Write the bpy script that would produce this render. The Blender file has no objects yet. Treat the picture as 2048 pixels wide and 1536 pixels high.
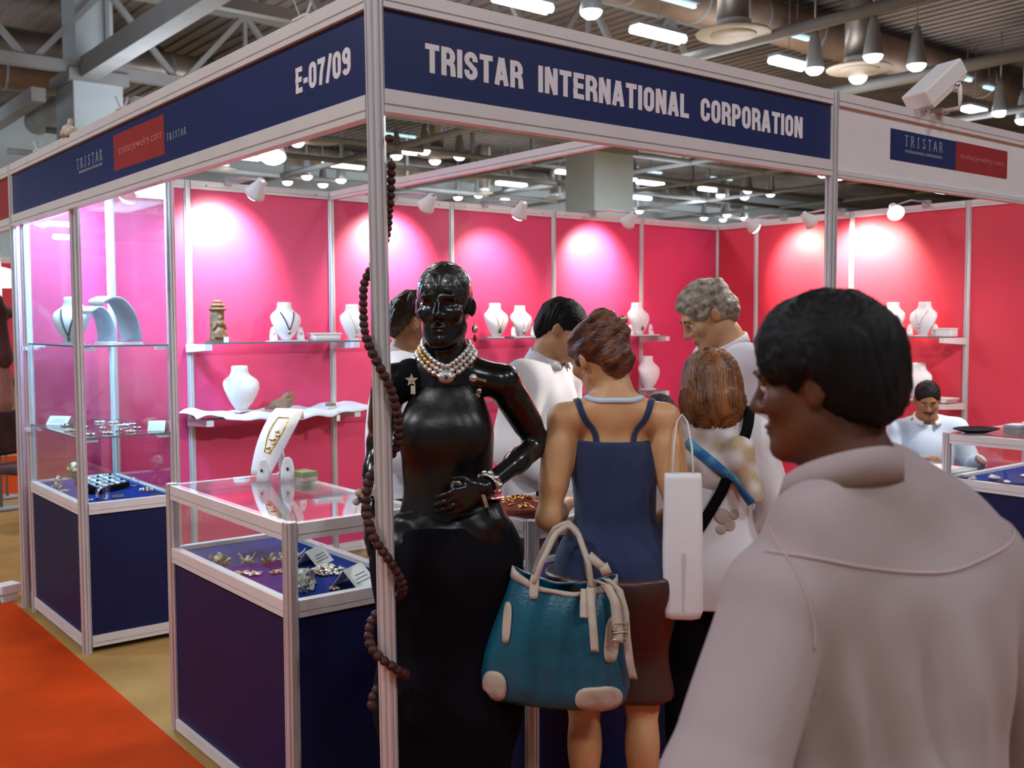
import bpy, bmesh, math, random
import numpy as np
from mathutils import Vector, Matrix, Euler
random.seed(7)
C = bpy.context.scene.collection
sc = bpy.context.scene
PI = math.pi
# ------------------------------------------------------------------ camera
CAM = np.array([-1.4393, -2.391, 1.6309]); YAW, PITCH, ROLL, FPX = .6717, -.0611, -.0036, 2058.85
_fw = np.array([math.sin(YAW)*math.cos(PITCH), math.cos(YAW)*math.cos(PITCH), math.sin(PITCH)])
_r = np.array([math.cos(YAW), -math.sin(YAW), 0.0]); _u = np.cross(_r, _fw)
_R = _r*math.cos(ROLL)+_u*math.sin(ROLL); _U = -_r*math.sin(ROLL)+_u*math.cos(ROLL)
cd = bpy.data.cameras.new('camera'); cam = bpy.data.objects.new('camera', cd); C.objects.link(cam)
cam.matrix_world = Matrix(((_R[0], _U[0], -_fw[0], CAM[0]), (_R[1], _U[1], -_fw[1], CAM[1]), (_R[2], _U[2], -_fw[2], CAM[2]), (0, 0, 0, 1)))
cd.sensor_width = 36; cd.lens = FPX*36/2048; cd.clip_end = 300; cd.clip_start = .05
cd.dof.use_dof = True; cd.dof.focus_distance = 3.6; cd.dof.aperture_fstop = 5.0
sc.camera = cam
# ------------------------------------------------------------------ world, exposure
w = bpy.data.worlds.new('world'); sc.world = w; w.use_nodes = True
bg = w.node_tree.nodes['Background']; bg.inputs[0].default_value = (.80, .84, 1, 1); bg.inputs[1].default_value = .16
sc.view_settings.view_transform = 'Standard'; sc.view_settings.look = 'None'
sc.view_settings.gamma = 1; sc.view_settings.use_curve_mapping = False; sc.view_settings.exposure = .2
# ------------------------------------------------------------------ large lights: hall roof lamps overhead, then added fill
def light(name, kind, loc, power, col, parent=None, **kw):
    l = bpy.data.lights.new(name, kind); l.energy = power; l.color = col
    for k, v in kw.items(): setattr(l, k, v)
    o = bpy.data.objects.new(name, l); C.objects.link(o); o.location = loc
    if parent is not None: o.parent = parent
    return o
def aim(o, d):
    o.rotation_euler = Vector(d).to_track_quat('-Z', 'Y').to_euler()
for hx, hy, e in ((-6, -7, 230), (0, -8, 250), (6, -6, 250), (-7, 1, 430), (-6, 8, 360), (2, 9, 150), (9, 9, 150), (11, 1, 150)):
    light('hall_or_fill_light', 'AREA', (hx, hy, 8.2), e*1.08, (.93, .95, 1), shape='DISK', size=1.6)
for hx, hy, e in ((10, 20, 420), (21, 16, 2200), (34, 22, 700), (4, 36, 260), (16, 34, 520), (28, 34, 700), (40, 34, 800), (52, 34, 800)):  # added fill, brightening the centre column and the far wall
    o = light('hall_or_fill_light', 'AREA', (hx, hy, 7.6), e, (.84, .94, 1), shape='DISK', size=1.6)
    if hy > 30: o.rotation_euler = (1.0, 0, 0)  # tilted to wash the far wall
for hx, hy in ((14, 20), (28, 27), (40, 34), (8, 22), (20, 14), (30, 14), (2, 30), (12, 12), (2, 18)):
    o = light('hall_or_fill_light', 'AREA', (hx, hy, 6.0), 170, (.80, .9, 1), shape='DISK', size=4); o.rotation_euler = (PI, 0, 0)  # added uplights without fixtures, brightening the roof deck

# ------------------------------------------------------------------ materials
def mat(name, col, rough=.5, metal=0., noise=0., nscale=8., bump=0., bscale=60., emit=None, estr=0., spec=.5, col2=None, stretch=None, coat=0., sheen=0., alpha=None, detail=4):
    m = bpy.data.materials.new(name); m.use_nodes = True
    nt = m.node_tree; p = nt.nodes['Principled BSDF']
    p.inputs['Base Color'].default_value = (*col, 1); p.inputs['Roughness'].default_value = rough
    p.inputs['Metallic'].default_value = metal; p.inputs['Specular IOR Level'].default_value = spec
    p.inputs['Coat Weight'].default_value = coat; p.inputs['Coat Roughness'].default_value = .06
    if sheen: p.inputs['Sheen Weight'].default_value = sheen
    tc = nt.nodes.new('ShaderNodeTexCoord'); mp = nt.nodes.new('ShaderNodeMapping')
    nt.links.new(tc.outputs['Object'], mp.inputs[0])
    if stretch: mp.inputs['Scale'].default_value = stretch
    if noise or col2:
        n = nt.nodes.new('ShaderNodeTexNoise'); n.inputs['Scale'].default_value = nscale; n.inputs['Detail'].default_value = detail
        nt.links.new(mp.outputs[0], n.inputs[0])
        r = nt.nodes.new('ShaderNodeValToRGB'); c2 = col2 or tuple(max(0, c*(1-noise)) for c in col)
        r.color_ramp.elements[0].color = (*c2, 1); r.color_ramp.elements[1].color = (*col, 1)
        r.color_ramp.elements[0].position = .35; r.color_ramp.elements[1].position = .65
        nt.links.new(n.outputs[0], r.inputs[0]); nt.links.new(r.outputs[0], p.inputs['Base Color'])
    if bump:
        n = nt.nodes.new('ShaderNodeTexNoise'); n.inputs['Scale'].default_value = bscale; n.inputs['Detail'].default_value = 3
        nt.links.new(mp.outputs[0], n.inputs[0]); b = nt.nodes.new('ShaderNodeBump'); b.inputs['Strength'].default_value = bump
        b.inputs['Distance'].default_value = .01
        nt.links.new(n.outputs[0], b.inputs['Height']); nt.links.new(b.outputs[0], p.inputs['Normal'])
    if emit: p.inputs['Emission Color'].default_value = (*emit, 1); p.inputs['Emission Strength'].default_value = estr
    return m
def glassmat(name, tint=(1, 1, 1), ior=1.5, refl=1.0):
    m = bpy.data.materials.new(name); m.use_nodes = True; nt = m.node_tree; nt.nodes.clear()
    o = nt.nodes.new('ShaderNodeOutputMaterial'); mx = nt.nodes.new('ShaderNodeMixShader'); t = nt.nodes.new('ShaderNodeBsdfTransparent')
    g = nt.nodes.new('ShaderNodeBsdfGlossy'); lw = nt.nodes.new('ShaderNodeLayerWeight'); lw.inputs[0].default_value = .5; pw = nt.nodes.new('ShaderNodeMath'); pw.operation = 'POWER'; pw.inputs[1].default_value = 5; nt.links.new(lw.outputs['Facing'], pw.inputs[0])
    f = nt.nodes.new('ShaderNodeMath'); f.operation = 'MULTIPLY_ADD'; f.inputs[1].default_value = .9; f.inputs[2].default_value = .04; nt.links.new(pw.outputs[0], f.inputs[0])
    t.inputs[0].default_value = (*tint, 1); g.inputs['Roughness'].default_value = .01; g.inputs[0].default_value = (refl, refl, refl, 1)
    nt.links.new(f.outputs[0], mx.inputs[0]); nt.links.new(t.outputs[0], mx.inputs[1]); nt.links.new(g.outputs[0], mx.inputs[2]); nt.links.new(mx.outputs[0], o.inputs[0])
    return m
M = dict(
 alu=mat('aluminium', (.74, .73, .75), .38, .45, noise=.12, nscale=3, stretch=(20, 20, 1)),
 alud=mat('aluminium_groove', (.16, .16, .18), .5, .5),
 rail=mat('white_rail', (.76, .735, .74), .42, .15, noise=.06, nscale=5),
 pink=mat('pink_panel', (.70, .052, .160), .45, noise=.07, nscale=2.5, bump=.05, bscale=400),
 red=mat('warm_lit_or_red_panel', (.74, .046, .085), .45, noise=.07, nscale=2.5, bump=.05, bscale=400),  # warm light on the right wall put into the colour; also a red partition
 navy=mat('navy_panel', (.006, .009, .066), .55, noise=.2, nscale=3, bump=.05, bscale=300, spec=.28),
 fascia=mat('navy_vinyl', (.013, .023, .115), .38, noise=.12, nscale=2),
 navycloth=mat('blue_felt', (.010, .032, .21), .95, noise=.25, nscale=30, bump=.2, bscale=500, spec=.1),
 white=mat('white_paint', (.74, .73, .74), .5, noise=.04, nscale=6),
 whiteplas=mat('white_leatherette', (.84, .84, .86), .45, noise=.04, nscale=20),
 greyplas=mat('grey_leatherette', (.40, .47, .55), .5, noise=.08, nscale=20),
 paper=mat('paper', (.82, .82, .80), .7, noise=.05, nscale=30),
 ink=mat('grey_ink', (.22, .25, .30), .7, noise=.1),
 letter=mat('white_vinyl_letter', (.80, .78, .84), .5, noise=.04),
 letterdim=mat('grey_vinyl_letter', (.33, .37, .46), .5, noise=.04),
 stickred=mat('red_sticker', (.33, .022, .022), .45, noise=.1, nscale=4),
 sticktxt=mat('pink_sticker_letter', (.55, .17, .18), .5, noise=.04),
 tan=mat('tan_carpet', (.40, .235, .080), .95, noise=.25, nscale=2.2, bump=.3, bscale=350, spec=.12),
 redcarpet=mat('red_carpet', (.52, .048, .004), .95, noise=.22, nscale=3, bump=.4, bscale=300, spec=.08),
 glass=glassmat('clear_glass', (.97, .99, .985)),
 shelfglass=glassmat('shelf_glass', (.86, .93, .92)),
 gedge=mat('glass_edge', (.10, .19, .22), .15, spec=.8, noise=.1),
 black=mat('black_gloss', (.006, .006, .007), .24, spec=.45, noise=.2, coat=.12),
 blackhair=mat('black_gloss_hair', (.012, .011, .010), .3, spec=.6, bump=.25, bscale=35, stretch=(1, 1, 6), coat=.3),
 blackcloth=mat('black_satin', (.006, .0055, .007), .36, spec=.45, noise=.3, nscale=6, bump=.1, bscale=40),
 blackmat=mat('black_cloth', (.0045, .004, .007), .9, noise=.3, nscale=12, spec=.12),
 silver=mat('silver', (.78, .76, .74), .25, 1, noise=.3, nscale=60, bump=.4, bscale=200),
 gold=mat('gold', (.85, .55, .16), .25, 1, noise=.3, nscale=60),
 teal=mat('teal_stone', (.01, .10, .12), .15, noise=.2),
 redstone=mat('red_stone', (.4, .02, .03), .15, noise=.2),
 bead=mat('dark_red_bead', (.060, .009, .008), .55, noise=.45, nscale=90, bump=.5, bscale=150),
 duct=mat('galvanised_duct', (.46, .40, .36), .38, .75, noise=.35, nscale=1.2),
 ductbrown=mat('brown_duct', (.30, .20, .15), .5, .3, noise=.3, nscale=1.2),
 steel=mat('pale_painted_steel', (.29, .285, .29), .55, noise=.12, nscale=1.5),
 concrete=mat('pale_concrete', (.50, .56, .60), .8, noise=.10, nscale=.8, bump=.1, bscale=20),
 farwall=mat('far_wall_sheet', (.52, .57, .60), .8, noise=.12, nscale=.5),
 deck=mat('roof_deck', (.24, .19, .175), .7, noise=.55, nscale=.35),
 housing=mat('lamp_housing', (.42, .43, .45), .4, .5, noise=.1),
 lampglow=mat('lamp_glow', (1, 1, 1), .5, emit=(.96, .98, 1), estr=7),
 tubeglow=mat('tube_glow', (1, 1, 1), .5, emit=(.88, .97, 1), estr=6),
 ductglow=mat('lit_duct_glow', (.8, .9, 1), .5, emit=(.45, .78, .85), estr=1.0),  # glow standing in for light-washed duct parts
 spotglow=mat('halogen_glow', (1, 1, 1), .5, emit=(1, .93, .82), estr=14),
 spotoff=mat('lamp_glass_off', (.75, .68, .62), .2, noise=.1),
 coolglow=mat('cool_tube_glow', (1, 1, 1), .5, emit=(.72, .93, 1), estr=9),
 wood=mat('carved_wood', (.23, .125, .05), .6, noise=.5, nscale=25, bump=.4, bscale=60),
 woodlight=mat('honey_wood', (.50, .27, .07), .5, noise=.3, nscale=20),
 bluetote=mat('turquoise_leather', (.005, .100, .160), .34, noise=.35, nscale=7, bump=.15, bscale=120, spec=.5),
 cream=mat('cream_leather', (.50, .41, .33), .5, noise=.12, nscale=20, bump=.15, bscale=160),
 brownleather=mat('brown_lining', (.12, .055, .03), .6, noise=.2),
 tank=mat('navy_jersey', (.009, .021, .085), .8, noise=.2, nscale=25, sheen=.2),
 brownsatin=mat('brown_satin', (.060, .024, .022), .38, noise=.3, nscale=5, bump=.15, bscale=20),
 shirtw=mat('white_shirt', (.78, .77, .79), .85, noise=.05, nscale=9, bump=.06, bscale=500),
 seam=mat('pink_seam', (.46, .34, .34), .85, noise=.05),
 shirtpink=mat('pale_pink_shirt', (.385, .305, .31), .85, noise=.07, nscale=7, bump=.08, bscale=500),
 shirtgrey=mat('pale_shirt', (.58, .53, .58), .85, noise=.06, nscale=9),
 shirtblue=mat('pale_blue_shirt', (.55, .64, .76), .85, noise=.05, nscale=9),
 trous=mat('charcoal_trousers', (.018, .022, .032), .85, noise=.25, nscale=15),
 scarf=mat('printed_scarf', (.80, .78, .80), .8, col2=(.50, .38, .24), nscale=16, detail=0),
 aqua=mat('aqua_scarf_stripe', (.16, .55, .72), .8, col2=(.03, .15, .42), nscale=14, detail=1),
 skind=mat('brown_skin', (.30, .125, .045), .5, noise=.12, nscale=14),
 skindd=mat('deep_brown_skin', (.105, .034, .015), .48, noise=.15, nscale=14),
 skinm=mat('tan_skin', (.46, .235, .115), .5, noise=.10, nscale=14),
 skinl=mat('warm_skin', (.62, .33, .155), .48, noise=.10, nscale=14),
 hairb=mat('black_hair', (.006, .005, .006), .6, noise=.4, nscale=30, bump=.2, bscale=120, stretch=(1, 1, .25), spec=.2),
 hairdb=mat('dark_brown_hair', (.045, .027, .015), .5, noise=.5, nscale=40, bump=.5, bscale=80),
 hairgrey=mat('grey_hair', (.34, .29, .23), .65, col2=(.10, .075, .055), nscale=42, bump=.7, bscale=70),
 hairauburn=mat('auburn_hair', (.19, .062, .022), .42, col2=(.040, .013, .010), nscale=45, bump=.5, bscale=90, stretch=(1, .35, 1.4)),
 haircopper=mat('copper_hair', (.30, .115, .030), .38, col2=(.085, .026, .010), nscale=34, bump=.5, bscale=90, stretch=(1, 1, .12)),
 eyew=mat('eye_white', (.75, .73, .70), .2), iris=mat('dark_iris', (.02, .012, .01), .1),
 lip=mat('lip', (.26, .075, .055), .45), brow=mat('brow_hair', (.015, .010, .009), .7),
 darkcloth=mat('dark_garment', (.035, .022, .024), .8, col2=(.10, .035, .04), nscale=6),
 pinkcloth=mat('pink_garment', (.42, .20, .18), .8, noise=.3, nscale=6),
 chrome=mat('chrome', (.7, .7, .72), .15, 1, noise=.05),
 greenbox=mat('green_box', (.24, .30, .12), .6, noise=.2, nscale=20),
 greenpat=mat('verdigris', (.16, .20, .14), .55, col2=(.34, .14, .06), nscale=18, detail=2),
 clothw=mat('white_drape', (.82, .82, .86), .8, noise=.05, nscale=10),
 brassbrown=mat('brass_pieces', (.36, .27, .17), .4, .8, col2=(.62, .52, .38), nscale=45),  # mottled brass of small metal pieces
 pearl=mat('pearl_shell', (.70, .66, .56), .25, .2, col2=(.50, .46, .34), nscale=30),
 tape=mat('yellow_tape', (.65, .50, .25), .5, noise=.1),
 tray=mat('red_tray', (.30, .05, .03), .4, noise=.2),
)
# ------------------------------------------------------------------ mesh helpers
def link(name, me, m=None, parent=None):
    o = bpy.data.objects.new(name, me); C.objects.link(o)
    if m is not None and not me.materials: me.materials.append(m)
    if parent is not None: o.parent = parent
    return o
def tag(o, label=None, cat=None, group=None, kind=None):
    if label: o['label'] = label
    if cat: o['category'] = cat
    if group: o['group'] = group
    if kind: o['kind'] = kind
    return o
def thing(name, label, cat, loc=(0, 0, 0), rz=0., group=None, kind=None):
    o = bpy.data.objects.new(name, None); C.objects.link(o); o.location = loc; o.rotation_euler = (0, 0, rz); o.empty_display_size = .05
    return tag(o, label, cat, group, kind)
class MB:
    def __init__(s): s.v = []; s.f = []; s.sm = []
    def add(s, vs, fs, smooth=False):
        b = len(s.v); s.v += [tuple(map(float, v)) for v in vs]; s.f += [tuple(b+i for i in f) for f in fs]; s.sm += [smooth]*len(fs); return s
    def box(s, c, d, R=None):
        vs = []
        for z in (-.5, .5):
            for y in (-.5, .5):
                for x in (-.5, .5):
                    p = Vector((x*d[0], y*d[1], z*d[2]))
                    if R is not None: p = R @ p
                    vs.append(tuple(p+Vector(c)))
        return s.add(vs, [(0, 2, 3, 1), (4, 5, 7, 6), (0, 1, 5, 4), (2, 6, 7, 3), (0, 4, 6, 2), (1, 3, 7, 5)])
    def b2(s, lo, hi): return s.box([(a+b)/2 for a, b in zip(lo, hi)], [b-a for a, b in zip(lo, hi)])
    def lathe(s, prof, o=(0, 0, 0), n=20, R=None, sy=1., cap=True):
        vs = []
        for r, z in prof:
            for i in range(n):
                a = 2*PI*i/n; p = Vector((r*math.cos(a), r*math.sin(a)*sy, z))
                if R is not None: p = R @ p
                vs.append(tuple(p+Vector(o)))
        fs = [(k*n+i, k*n+(i+1) % n, (k+1)*n+(i+1) % n, (k+1)*n+i) for k in range(len(prof)-1) for i in range(n)]
        if cap: fs += [tuple(range(n-1, -1, -1)), tuple((len(prof)-1)*n+i for i in range(n))]
        return s.add(vs, fs, True)
    def cyl(s, a, b, r, n=14, r2=None):
        a = Vector(a); b = Vector(b); R = (b-a).to_track_quat('Z', 'Y').to_matrix()
        return s.lathe([(r, 0), (r if r2 is None else r2, (b-a).length)], a, n, R)
    def bar(s, a, b, w, h):
        a = Vector(a); b = Vector(b); R = (b-a).to_track_quat('X', 'Z').to_matrix()
        return s.box((a+b)/2, ((b-a).length, w, h), R)
    def tube(s, pts, r, n=8, cap=True):
        pts = [Vector(p) for p in pts]; rr = r if isinstance(r, (list, tuple)) else [r]*len(pts); vs = []
        up = None
        for i, p in enumerate(pts):
            t = (pts[min(i+1, len(pts)-1)]-pts[max(i-1, 0)]).normalized()
            if up is None: up = t.orthogonal().normalized()
            up = (up-t*up.dot(t)).normalized(); q = t.cross(up)
            for k in range(n):
                a = 2*PI*k/n; vs.append(tuple(p+up*math.cos(a)*rr[i]+q*math.sin(a)*rr[i]))
        fs = [(i*n+k, i*n+(k+1) % n, (i+1)*n+(k+1) % n, (i+1)*n+k) for i in range(len(pts)-1) for k in range(n)]
        if cap: fs += [tuple(range(n-1, -1, -1)), tuple((len(pts)-1)*n+k for k in range(n))]
        return s.add(vs, fs, True)
    def ell(s, c, r, n=12, m=8, R=None):
        vs = []
        for j in range(m+1):
            t = PI*j/m
            for i in range(n):
                a = 2*PI*i/n; p = Vector((r[0]*math.sin(t)*math.cos(a), r[1]*math.sin(t)*math.sin(a), r[2]*math.cos(t)))
                if R is not None: p = R @ p
                vs.append(tuple(p+Vector(c)))
        return s.add(vs, [(j*n+i, (j+1)*n+i, (j+1)*n+(i+1) % n, j*n+(i+1) % n) for j in range(m) for i in range(n)], True)
    def prism(s, poly, a, b, up=(0, 0, 1)):   # poly (u,v) swept from a to b ; v along up
        a = Vector(a); b = Vector(b); t = (b-a).normalized(); v = Vector(up); v = (v-t*v.dot(t)).normalized(); u = v.cross(t)
        n = len(poly); vs = [tuple(o+u*p[0]+v*p[1]) for o in (a, b) for p in poly]
        return s.add(vs, [(i, (i+1) % n, n+(i+1) % n, n+i) for i in range(n)]+[tuple(range(n-1, -1, -1)), tuple(range(n, 2*n))])
    def strip(s, pts, wid, th, n=(0, 0, 1)):   # ribbon: pts, half-width vectors, thickness along normals
        vs = []; m = len(pts)
        for p, wv, nv in zip(pts, wid, n):
            p = Vector(p); wv = Vector(wv); nv = Vector(nv)*th
            vs += [tuple(p-wv), tuple(p+wv), tuple(p+wv+nv), tuple(p-wv+nv)]
        fs = []
        for i in range(m-1):
            for k in range(4): fs.append((i*4+k, i*4+(k+1) % 4, i*4+4+(k+1) % 4, i*4+4+k))
        fs += [(3, 2, 1, 0), (m*4-4, m*4-3, m*4-2, m*4-1)]
        return s.add(vs, fs, True)
    def mesh(s, name):
        me = bpy.data.meshes.new(name); me.from_pydata(s.v, [], s.f); me.polygons.foreach_set('use_smooth', s.sm)
        bm = bmesh.new(); bm.from_mesh(me); bmesh.ops.recalc_face_normals(bm, faces=bm.faces); bm.to_mesh(me); bm.free(); return me
    def build(s, name, m, parent=None, bevel=0.):
        o = link(name, s.mesh(name), m, parent)
        if bevel:
            b = o.modifiers.new('bevel', 'BEVEL'); b.width = bevel; b.segments = 2; b.limit_method = 'ANGLE'
        return o
def children(o): return [c for c in C.objects if c.parent == o]
def copy_tree(o, loc, rz=None, label=None):
    idx = {}
    for c in C.objects: idx.setdefault(c.parent, []).append(c)
    def rec(src, par):
        d = src.copy(); C.objects.link(d); d.parent = par
        for ch in idx.get(src, []): rec(ch, d)
        return d
    r = rec(o, None); r.location = loc
    if rz is not None: r.rotation_euler = (0, 0, rz)
    if label: r['label'] = label
    return r
# text as flat mesh, fitted into w x h, origin lower-left; x right, y up
def text_mesh(txt, w_, h_, bold=0., th=.002):
    cu = bpy.data.curves.new('text', 'FONT'); cu.body = txt; cu.size = 1; cu.offset = bold; cu.resolution_u = 4
    o = bpy.data.objects.new('text', cu); C.objects.link(o); bpy.context.view_layer.update()
    me = bpy.data.meshes.new_from_object(o.evaluated_get(bpy.context.evaluated_depsgraph_get()))
    bpy.data.objects.remove(o)
    n = len(me.vertices); co = np.empty(n*3, np.float32); me.vertices.foreach_get('co', co); co = co.reshape(-1, 3)
    lo = co.min(0); hi = co.max(0); co[:, 0] = (co[:, 0]-lo[0])/(hi[0]-lo[0])*w_; co[:, 1] = (co[:, 1]-lo[1])/(hi[1]-lo[1])*h_; co[:, 2] = 0
    me.vertices.foreach_set('co', co.ravel()); me.update(); me.materials.clear()
    bm = bmesh.new(); bm.from_mesh(me); r = bmesh.ops.extrude_face_region(bm, geom=list(bm.faces))
    bmesh.ops.translate(bm, vec=(0, 0, th), verts=[g for g in r['geom'] if isinstance(g, bmesh.types.BMVert)])
    bmesh.ops.recalc_face_normals(bm, faces=bm.faces); bm.to_mesh(me); bm.free(); return me
FRONT = Matrix(((1, 0, 0), (0, 0, -1), (0, 1, 0)))          # x->X, y->Z, normal -Y
LEFT = Matrix(((0, 0, -1), (-1, 0, 0), (0, 1, 0)))           # x->-Y, y->Z, normal -X
def place_text(txt, w_, h_, loc, R, m, parent, name='lettering', bold=0.):
    o = link(name, text_mesh(txt, w_, h_, bold), m, parent); o.location = loc; o.rotation_euler = R.to_euler(); return o
def bold_text(txt, W, H, loc, R, m, parent, sw=.20):
    """heavy condensed grotesque capitals drawn as thick strokes"""
    w0 = .54
    def arc(cx, cy, rx, ry, a0, a1, n=10): return [(cx+rx*math.cos(math.radians(a0+(a1-a0)*i/n)), cy+ry*math.sin(math.radians(a0+(a1-a0)*i/n))) for i in range(n+1)]
    h = sw/2
    def glyph(c):
        w = w0; l, r_, b, t = h, w-h, h, 1-h; rx = (r_-l)/2; cx = w/2; ry = .19
        if c == 'I': return sw, [[(h, 0), (h, 1)]]
        if c == ' ': return .24, []
        if c == '-': return .30, [[(0, .40), (.30, .40)]]
        if c == '/': return .34, [[(.04, -.02), (.30, 1.02)]]
        if c == 'T': return w, [[(cx, 0), (cx, 1)], [(0, t), (w, t)]]
        if c == 'L': return w*.88, [[(l, 0), (l, 1)], [(0, b), (w*.88, b)]]
        if c == 'E': return w*.9, [[(l, 0), (l, 1)], [(0, b), (w*.9, b)], [(0, t), (w*.9, t)], [(0, .51), (w*.84, .51)]]
        if c == 'N': return w*1.04, [[(l, 0), (l, 1)], [(w*1.04-h, 0), (w*1.04-h, 1)], [(h*.95, 1), (w*1.04-h*.95, 0)]]
        if c == 'A': return w*1.08, [[(h*.9, 0), (w*.54-.02, 1)], [(w*1.08-h*.9, 0), (w*.54+.02, 1)], [(.14, .28), (w*1.08-.14, .28)]]
        if c in 'O0': return w, [arc(cx, 1-h-ry, rx, ry, 0, 180)+arc(cx, h+ry, rx, ry, 180, 360)+[(r_, 1-h-ry)]]
        if c == 'C': return w, [[(r_, .62)]+arc(cx, 1-h-ry, rx, ry, 0, 180)+arc(cx, h+ry, rx, ry, 180, 360)+[(r_, .38)]]
        if c == 'S': return w, [[(r_, .66)]+arc(cx, 1-h-ry, rx, ry, 0, 180)+[(l+.02, .62), (cx-.03, .53), (cx+.03, .47), (r_-.02, .38)]+arc(cx, h+ry, rx, ry, 0, -180)+[(l, .34)]]
        if c in 'PR':
            lo = .44 if c == 'P' else .48; k = (t-lo)/2; bowl = [(l, t)]+[(cx, t)]+arc(cx, (t+lo)/2, rx, k, 90, -90)+[(l, lo)]
            g = [[(l, 0), (l, 1)], bowl]
            if c == 'R': g.append([(cx+.02, lo), (r_-.01, lo-.10), (r_, lo-.2), (r_+.02, 0)])
            return w, g
        if c == '7': return w*.96, [[(0, t), (w*.96, t)], [(w*.96-h, t), (w*.5, .5), (w*.36, 0)]]
        if c == '9': return w, [arc(cx, .70, rx, .20, 0, 360, 20), [(r_, .70), (r_, .35)]+arc(cx, h+ry, rx, ry, 0, -160, 9)]
    b_ = MB(); x = 0; V = []
    for c in txt:
        adv, g = glyph(c)
        for gi, pl in enumerate(g):
            n = len(pl); base = len(V); F = []
            cl = len(pl) > 8 and (Vector(pl[0])-Vector(pl[-1])).length < .01
            for i, p in enumerate(pl):
                q0 = Vector(pl[i-1]) if i else (Vector(pl[-2]) if cl else None); q1 = Vector(pl[i+1]) if i < n-1 else (Vector(pl[1]) if cl else None)
                d = ((q1 or Vector(p))-(q0 or Vector(p))).normalized(); nn = Vector((-d.y, d.x))
                for zz in (0, (.0014+.0004*gi)/H):
                    for s_ in (-1, 1): V.append((x+p[0]+nn.x*h*s_, p[1]+nn.y*h*s_, zz))
            for i in range(n-1):
                o = base+i*4
                F += [(o+2, o+3, o+7, o+6), (o, o+4, o+5, o+1), (o+1, o+5, o+7, o+3), (o, o+2, o+6, o+4)]
            o = base; e = base+(n-1)*4; F += [(o, o+1, o+3, o+2), (e, e+2, e+3, e+1)]
            b_.f += F; b_.sm += [False]*len(F)
        x += adv+.085
    x -= .085
    b_.v = [(v[0]/x*W, v[1]*H, v[2]*H) for v in V]
    o = b_.build('lettering', m, parent); o.location = loc; o.rotation_euler = R.to_euler(); return o
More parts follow.
